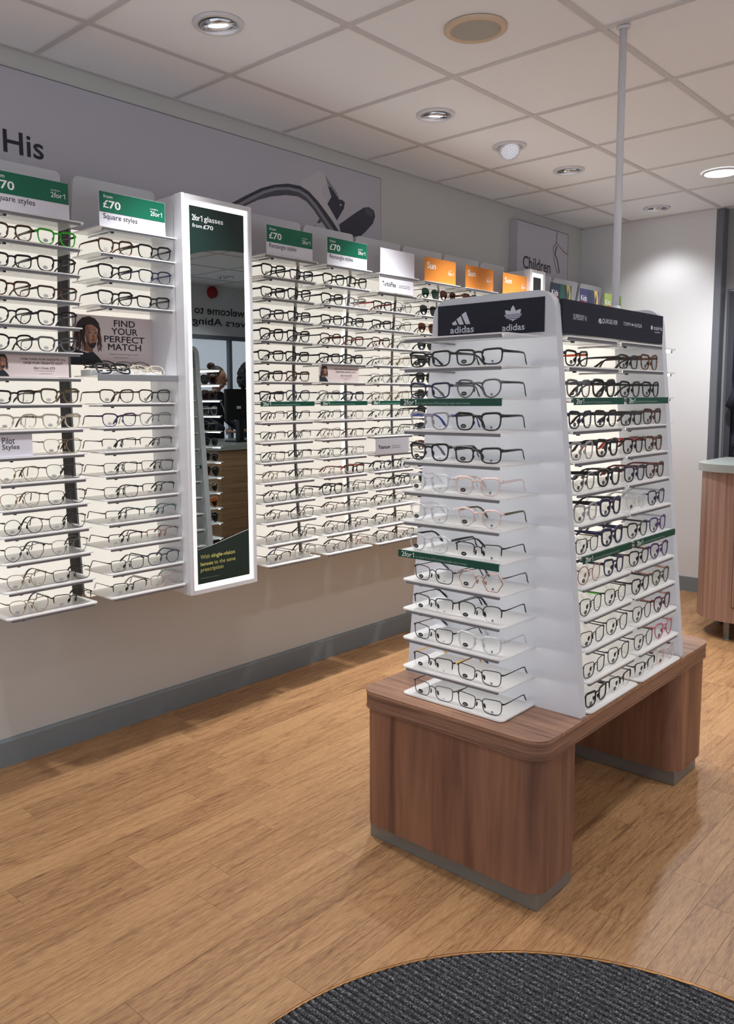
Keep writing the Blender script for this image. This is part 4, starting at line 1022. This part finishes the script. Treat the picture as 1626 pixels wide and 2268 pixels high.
for r0, r1, a0, a1, mc in ((.011, .007, .3, PI, 0),):
    pts = [(.754 - r0 * math.cos(a0 + (a1 - a0) * i / 8), 1.545 + r0 * 1.3 * math.sin(a0 + (a1 - a0) * i / 8)) for i in range(9)]
    pt2 = [(.756 - r1 * math.cos(a0 + (a1 - a0) * i / 8), 1.545 + r1 * 1.3 * math.sin(a0 + (a1 - a0) * i / 8)) for i in range(9)]
    for i in range(8): m.prism([pts[i], pts[i + 1], pt2[i + 1], pt2[i]], 1.7970, 1.7977, 'x')
m.prism([(.749, 1.545), (.763, 1.545), (.757, 1.553)], 1.7970, 1.7977, 'x'); m.build('logo', M_silvertext, h, so)
hl('TOMMY', .912, 1.549, .052, .011); hl('HILFIGER', .988, 1.549, .060, .011)
MB().box(1.797, 1.7977, .970, .975, 1.5515, 1.5575).box(1.797, 1.7977, .9755, .981, 1.5515, 1.5575).build('logo', M_silvertext, h, so)
hl('osiris', 1.140, 1.549, .070, .013, .01); hl('eyewear', 1.150, 1.538, .045, .006)
MB().prism([(1.125 + .007 * math.cos(2 * PI * i / 12), 1.555 + .007 * math.sin(2 * PI * i / 12)) for i in range(12)], 1.797, 1.7977, 'x').build('logo', M_silvertext, h, so)
# core: top cap and back panels of both long sides
MB().box(1.413, 1.785, .5315, 1.2165, 1.585, 1.596).build('top_cap', M_white, st, so)
def core(sg):
    def xx(z): return (1.722 - .085 * (z - ZT)) if sg > 0 else (1.471 + .077 * (z - ZT))
    a, b = ZT + .0005, 1.506
    m = MB()
    for y0, y1 in ((.532, .8735), (.8745, 1.2165)):
        v = [(xx(a), y0, a), (xx(a), y1, a), (xx(b), y1, b), (xx(b), y0, b)]; v += [(p[0] - sg * .012, p[1], p[2]) for p in v]
        fs = [(0, 1, 2, 3), (7, 6, 5, 4), (0, 4, 5, 1), (1, 5, 6, 2), (2, 6, 7, 3), (3, 7, 4, 0)]
        MB().add(v, fs if sg > 0 else [f[::-1] for f in fs]).build('back_panel', M_light, st, so)
    return xx
xR = core(1); xL = core(-1)
ZS = [ZT + .0015 + k * .0863 for k in range(12)] + [1.500]
# shelves on the near end, far end and both long sides; index 0 = bottom
def endfront(k): return .328 if k == 0 else (.324 if k < 5 else .314)
for k, z in enumerate(ZS):
    zz = z + (.004 if k == 0 else 0)
    d = .500 - endfront(k)
    shelf(st, (1.412 - so[0], endfront(k) - so[1], zz - so[2]), 0, .341, d, False, led=int(k > 0), lip_on=k > 0)
    shelf(st, (1.765 - so[0], 1.248 + d - so[1], zz - so[2]), PI, .341, d, False, led=int(k > 0), lip_on=k > 0)
    for y0 in (.540, .880):
        w = .325
        X = 1.902 - .0885 * (z - ZT)
        if k < 12 or True:
            dd = round(X - xR(z) - .001, 3)
            shelf(st, (X - so[0], y0 - so[1], zz - so[2]), PI / 2, w, dd, False, lip_on=k > 0, led=2 * (k > 0))
            XL = 1.292 + .0800 * (z - ZT); dl = round(xL(z) - XL - .001, 3)
            shelf(st, (XL - so[0], y0 + w - so[1], zz - so[2]), -PI / 2, w, dl, False, lip_on=k > 0)
def srow(k): return 'bottom' if k == 0 else ORD[11 - k]
ge = 'glasses on the logo end of the stand'
EN = {11: ('rectangle:black', 'rectangle:black'), 10: ('rectangle:navy:grey', 'panto:grey:gunmetal'), 9: ('square:clear grey:deep blue', 'square:black'), 8: ('square:black:grey', 'rectangle:black'), 7: ('square:clear', 'square:clear pink:clear pink'),
      6: ('square:clear', 'panto:clear pink:olive'), 5: ('square:clear:black', 'half:matt black'), 4: ('metal:matt black:grey', 'hexagon:rose gold:gunmetal'), 3: ('half:matt black', 'halfround:matt black'), 2: ('metal:matt black:gunmetal', 'square:clear'),
      1: ('half:matt black:yellow', 'metal:matt black'), 0: ('metal:gunmetal:matt black', 'metal:matt black')}
for k, (a, b) in EN.items():
    z = ZS[k] + (.004 if k == 0 else 0) + .0012; sx = .015 if k > 6 else .01
    glasses(a, (1.412 + .100 - (.010 if k > 4 else 0), endfront(k) + (.0185 if k else .0165), z), -.03 if k == 0 else -.05, f"left pair, {srow(k)} shelf, logo end of stand", ge, 'B', 'bars', jitter=True)
    glasses(b, (1.412 + .256 - (.006 if k > 6 else 0), endfront(k) + .0185, z), .03, f"right pair, {srow(k)} shelf, logo end of stand", ge, 'B', 'trefoil')
gl = 'glasses on the long side of the stand'
LN = {11: ('rectangle:black:orange', None, 'rectangle:black', 'square:tortoiseshell'), 10: ('square:grey', 'chunky:black', 'square:black', 'square:black'), 9: ('square:navy:black', 'square:black', 'rectangle:black:navy', 'square:brown'),
      8: ('square:clear grey:black', 'chunky:black', 'square:black:red', 'square:tortoiseshell'), 7: ('slim:grey:black', 'chunky:black', 'square:navy:dark red', 'square:brown:dark red'), 6: ('square:clear grey:black', 'chunky:navy:black', 'panto:clear', 'slim:navy:clear grey'),
      5: ('metal:matt black:tortoiseshell', 'chunky:navy', 'slim:black', 'slim:purple:clear grey'), 4: ('round:rose gold:black', 'square:navy', 'slim:black:tortoiseshell', 'panto:purple:clear pink'), 3: ('metalsq:matt black:bright green', 'metalsq:matt black', 'slim:black', 'panto:olive:rose gold'),
      2: ('metal:matt black:black', 'metalsq:matt black', 'metalsq:matt black:black', 'panto:burgundy:rose gold'), 1: ('metal:matt black:black', 'metalsq:matt black:navy', 'metalsq:matt black:black', 'panto:pink:rose gold'), 0: ('rectangle:black', 'half:matt black:brown', 'half:matt black:black', 'panto:clear pink:brown')}
for k, row in LN.items():
    z = ZS[k]; X = 1.902 - .0885 * (z - ZT); zz = z + (.004 if k == 0 else 0) + .0012
    for q, s in enumerate(row):
        if not s: continue
        y = (.540 + .083, .540 + .242, .880 + .083, .880 + .242)[q]
        wh = f"{'left' if q % 2 == 0 else 'right'} pair, {srow(k)} shelf, {'near' if q < 2 else 'far'} column, stand long side"
        glasses(s, (X - .020, y, zz), PI / 2, wh, gl, 'B', 'line')
# sides seen only in the mirror
gm = 'glasses on the hidden sides of the stand'
FE = ['sunsquare:tortoiseshell::smoke', 'sunsquare:brown::brown', 'square:clear:white', 'panto:grey::smoke', 'half:gunmetal::smoke', 'half:matt black::smoke', 'sunround:black::smoke', 'sunsquare:clear beige:gold:smoke', 'sunsquare:amber::smoke', 'sunround:black::smoke', None, None]
for i, s in enumerate(FE):
    k = 11 - i
    if s: glasses(s, (1.765 - .246, 1.248 + (.500 - endfront(k)) - .0185, ZS[k] + .0012), PI, f"{srow(k)} shelf on the far end of the stand", gm)
for k in range(0, 9):
    z = ZS[k]; XL = 1.292 + .0800 * (z - ZT)
    glasses(['metal:matt black', 'rectangle:black', 'rectangle:black:red'][k % 3], (XL + .020, .880 + .083, z + .0012 + (.004 if k == 0 else 0)), -PI / 2, f"{srow(k)} shelf on the wall-facing side of the stand", gm, 'B')
# green strips on the stand
strip((1.418, endfront(10) - .002, ZS[10] - .0005), 0, .330, 'green 2for1 strip high on the logo end of the stand')
strip((1.412, endfront(5) - .002, ZS[5] - .0005), 0, .335, 'green 2for1 strip halfway down the logo end of the stand')
for k, nm in ((10, 'upper'), (5, 'lower')):
    X = 1.902 - .0885 * (ZS[k] - ZT) + .002
    strip((X, .545, ZS[k] - .0005), PI / 2, .318, nm + ' green 2for1 strip, near column of the stand long side')
    strip((X, .885, ZS[k] - .0005), PI / 2, .318, nm + ' green 2for1 strip, far column of the stand long side')
strip((1.292 + .08 * (ZS[6] - ZT) - .002, 1.200, ZS[6] - .0005), -PI / 2, .318, 'green 2for1 strip on the wall-facing side of the stand')
# pole from the ceiling
t = thing('ceiling_pole', 'slim white cable pole from ceiling to the top of the stand', 'pole', (1.625, 1.2325, 1.622))
MB().tube([(0, 0, .0), (0, 0, H - 1.622 - .001)], .0125, n=14).build('pole_tube', M_white, t)
MB().lathe([(.013, .93 - .006), (.022, .93 - .003), (.022, .93)], n=18).build('ceiling_collar', M_white, t)
MB().lathe([(.018, .0), (.018, .02), (.013, .024)], n=18).build('foot_collar', M_white, t)

# ------------------------------------------------------------------ entrance mat
cx, cy, rm = 2.426, -.458, .773
t = thing('entrance_mat', 'round dark grey ribbed entrance mat with thin brass edge', 'mat', (cx, cy, 0))
MB().lathe([(rm - .004, .0002), (rm - .004, .0062), (rm, .0062), (rm, .0002)], n=128).build('brass_edge', M_brass, t)
MB().disc(rm - .004, .0012, n=96).build('mat_base', M_groove, t)
rb = MB(); p = .0175; y = -rm + p
while y < rm - p:
    hw = math.sqrt(max(0, (rm - .005) ** 2 - (abs(y) + .004) ** 2))
    if hw > .02:
        rb.add([(-hw, y - .0062, .0012), (-hw, y - .0042, .0056), (-hw, y + .0042, .0056), (-hw, y + .0062, .0012), (hw, y - .0062, .0012), (hw, y - .0042, .0056), (hw, y + .0042, .0056), (hw, y + .0062, .0012)],
               [(0, 4, 5, 1), (1, 5, 6, 2), (2, 6, 7, 3), (0, 1, 2, 3), (7, 6, 5, 4)])
    y += p
q = rb.build('ribs', M_carpet, t); q['kind'] = 'stuff'

# ------------------------------------------------------------------ counters
def counter(x0, x1, y0, y1, r, label, m=M_zebrano, top=.97, bot=.11, side='left'):
    t = thing('counter', label, 'counter', (x0, y0, 0)); o = (x0, y0, 0)
    MB().prism(rrect(x0 - .02, x1, y0 - .02, y1, r + .02, 12, 'a'), top - .042, top, 'z').build('worktop', M_worktop, t, o)
    MB().prism(rrect(x0, x1 - .005, y0, y1 - .005, r, 12, 'a'), bot, top - .0425, 'z').build('cabinet', m, t, o)
    for lx, ly in ((x0 + .20, y0 + .07), (x0 + .06, y0 + .38), (x1 - .1, y0 + .08), (x1 - .1, y1 - .1)):
        MB().lathe([(.02, .004), (.02, bot)], (lx, ly, 0), 14).lathe([(.024, .0005), (.024, .006), (.02, .008)], (lx, ly, 0), 14).build('leg', M_steel if 0 else pm('steel leg', (120, 122, 124), .3, .8), t, o)
    return t, o
t, o = counter(1.235, 2.5, 3.12, 3.75, .20, 'curved striped wood counter with grey top at the right edge')
MB().box(1.475, 2.3, 3.1135, 3.119, .20, .78).build('door', M_zebrano, t, o)
MB().box(1.471, 2.304, 3.1185, 3.1198, .196, .784).build('door_gap', M_black, t, o)
MB().box(1.475, 2.3, 3.1145, 3.1198, .81, .915).build('niche', M_door, t, o)
MB().box(1.49, 2.285, 3.1125, 3.1145, .812, .845).build('niche_shelf', M_worktop, t, o)
counter(3.25, 4.25, 2.87, 4.0, .03, 'wood-fronted reception counter seen only in the mirror', M_zebh, .95, .16)
t = thing('monitor', 'black computer monitor on the reception counter seen in the mirror', 'monitor', (3.62, 3.42, .951))
MB().cbox(-.02, .02, -.17, .17, .20, .48, .008).build('screen_case', M_black, t); MB().cbox(-.03, .03, -.03, .03, .01, .21, .005).build('stand_neck', M_black, t); MB().cbox(-.09, .09, -.11, .11, 0, .012, .003).build('stand_base', M_black, t)
MB().box(-.0215, -.020, -.05, .0, .30, .325).build('sticker', M_card, t)
# jacket on the door, sleeve showing
t = thing('jacket', 'black jacket hanging on the dark door at the right edge', 'jacket', (1.20, YF2 - .03, 1.15))
MB().tube([(0, 0, .42), (-.02, -.01, .38), (-.05, -.02, .27), (-.09, -.03, .18), (-.13, -.03, .11)], [.03, .05, .055, .05, .04], [.03, .05, .05, .045, .035], n=10).build('sleeve', M_cloth, t)
MB().tube([(.06, 0, .43), (.08, -.01, .35), (.09, -.02, .1), (.09, -.02, -.25)], [.07, .14, .15, .16], [.03, .045, .05, .05], n=14, up=(0, 1, 0)).build('body', M_cloth, t)
MB().tube([(.05, .05, .44), (.05, -.01, .44), (.05, -.015, .46)], .006, n=6).build('hook', M_steel, t)

# shop name on the bulkhead opposite, and the alarm sounder
t = thing('shop_lettering', 'dark green welcome lettering on the opposite wall, reversed in mirror', 'wall sign', (X1 - .001, 4.75, 2.1), -PI / 2)
letters(t, 'welcome to', .09, .150, .70, .085, M_dgreen, -.003, .02); letters(t, 'Specsavers Abingdon', -.38, .012, 1.46, .102, M_dgreen, -.003, .02)
t = thing('alarm_sounder', 'round dark red alarm sounder on the opposite wall', 'alarm', (X1, 4.195, 2.485), -PI / 2)
Rm = Matrix.Rotation(PI / 2, 3, 'X')
MB().lathe([(.062, 0), (.062, .035), (.05, .05), (.0005, .055)], (0, 0, 0), 24, M=Rm).build('bell', M_red, t)

# ------------------------------------------------------------------ people, seen only in the mirror
def skin(name, vs, es, rad, mat, parent):
    me = bpy.data.meshes.new(name); me.from_pydata(vs, es, []); me.materials.append(mat)
    o = place(name, me, parent); md = o.modifiers.new('skin', 'SKIN'); md.use_smooth_shade = True
    for i, r in enumerate(rad): me.skin_vertices[0].data[i].radius = (r if hasattr(r, '__len__') else (r, r))
    me.skin_vertices[0].data[0].use_root = True
    sb = o.modifiers.new('sub', 'SUBSURF'); sb.levels = 1; sb.render_levels = 2; return o
def ellipsoid(c, r, n=14, k=9):
    m = MB(); v = []; f = []
    for i in range(k + 1):
        ph = PI * i / k
        for j in range(n): a = 2 * PI * j / n; v.append((c[0] + r[0] * math.sin(ph) * math.cos(a), c[1] + r[1] * math.sin(ph) * math.sin(a), c[2] + r[2] * math.cos(ph)))
    for i in range(k):
        for j in range(n): f.append((i * n + j, (i + 1) * n + j, (i + 1) * n + (j + 1) % n, i * n + (j + 1) % n))
    return m.add(v, f, 0, True)
def figure(loc, rz, label, hairm, bun, hh, lanyard):
    t = thing('person', label, 'person', loc, rz)
    # faces -y; standing, leaning a little over the counter, forearms forward
    V = [(0, 0, .93), (0, -.01, 1.08), (0, -.03, 1.24), (0, -.04, 1.36), (0, -.055, 1.42), (-.16, -.035, 1.34), (-.20, -.05, 1.14), (-.15, -.24, 1.03), (.16, -.035, 1.34), (.20, -.05, 1.14), (.15, -.24, 1.03),
         (-.09, .01, .86), (-.10, .0, .48), (-.10, .02, .09), (-.10, -.12, .04), (.09, .01, .86), (.10, .0, .48), (.10, .02, .09), (.10, -.12, .04)]
    E = [(0, 1), (1, 2), (2, 3), (3, 4), (3, 5), (5, 6), (6, 7), (3, 8), (8, 9), (9, 10), (0, 11), (11, 12), (12, 13), (13, 14), (0, 15), (15, 16), (16, 17), (17, 18)]
    Rr = [(.14, .11), (.13, .10), (.15, .11), (.11, .08), (.05, .05), .062, .05, .036, .062, .05, .036, .09, .065, .045, .035, .09, .065, .045, .035]
    skin('uniform', V, E, Rr, M_cloth, t)
    hm = ellipsoid((0, -.085, 1.545), (.072, .092, .108)); 
    hm.tube([(0, -.05, 1.40), (0, -.065, 1.47)], .045, n=10)
    hm.tube([(0, -.17, 1.56), (0, -.193, 1.525), (0, -.178, 1.518)], [.008, .012, .008], n=6)
    for s in (-1, 1): hm.add(*(lambda e: (e.v, e.f))(ellipsoid((s * .073, -.075, 1.545), (.008, .016, .026), 8, 6)), 0, True)
    hd = hm.build('head', M_skin1, t)
    for s in (-1, 1): ellipsoid((s * .028, -.168, 1.552), (.012, .007, .008), 8, 6).build('eye', M_black, hd)
    ellipsoid((0, -.170, 1.490), (.022, .008, .007), 8, 6).build('mouth', pm('lips', (160, 80, 78), .5), hd)
    h = ellipsoid((0, -.058, 1.575), (.084, .098, .104), 18, 12)
    if bun: h.add(*(lambda e: (e.v, e.f))(ellipsoid((0, .0, 1.675), (.042, .042, .038), 12, 8)), 0, True)
    else:
        rn = random.Random(3)
        for i in range(220):
            a = rn.uniform(0, 2 * PI); ph = rn.uniform(.05, 2.3); y_ = math.sin(ph) * math.sin(a); 
            if y_ < -.55 and math.cos(ph) < .45: continue
            c = (.135 * math.sin(ph) * math.cos(a), -.03 + .13 * y_, 1.57 + .155 * math.cos(ph)); r = rn.uniform(.022, .04)
            h.add(*(lambda e: (e.v, e.f))(ellipsoid(c, (r, r, r), 6, 4)), 0, True)
    h.build('hair', hairm, t)
    for s in (-1, 1):
        m = ellipsoid((s * .145, -.285, 1.02), (.032, .045, .016), 10, 6)
        for q in range(4): m.tube([(s * .145 + (q - 1.5) * .015, -.31, 1.022), (s * .145 + (q - 1.5) * .017, -.345 - (.008 if q in (1, 2) else 0), 1.018), (s * .145 + (q - 1.5) * .017, -.365 - (.008 if q in (1, 2) else 0), 1.008)], [.008, .0075, .006], n=6)
        m.tube([(s * .12, -.27, 1.02), (s * .10, -.30, 1.016), (s * .098, -.325, 1.01)], [.010, .009, .007], n=6)
        m.build('hand', M_skin1, t)
    if lanyard:
        MB().tube([(-.05, -.10, 1.38), (-.03, -.155, 1.25), (-.004, -.17, 1.12), (-.002, -.17, 1.04)], .001, .007, n=4).tube([(.05, -.10, 1.38), (.03, -.155, 1.25), (.004, -.17, 1.12)], .001, .007, n=4).box(-.02, .02, -.176, -.172, .98, 1.04).build('lanyard', M_card, t)
figure((4.50, 3.80, 0), -PI / 2 - .35, 'person with brown hair in a bun and navy uniform behind the counter', M_hair1, True, 0, True)
figure((4.66, 4.45, 0), -PI / 2 - .5, 'person with dark curly hair in navy behind the reception counter', M_hair2, False, 0, False)
print('glasses', NG, 'objects', len(bpy.data.objects))
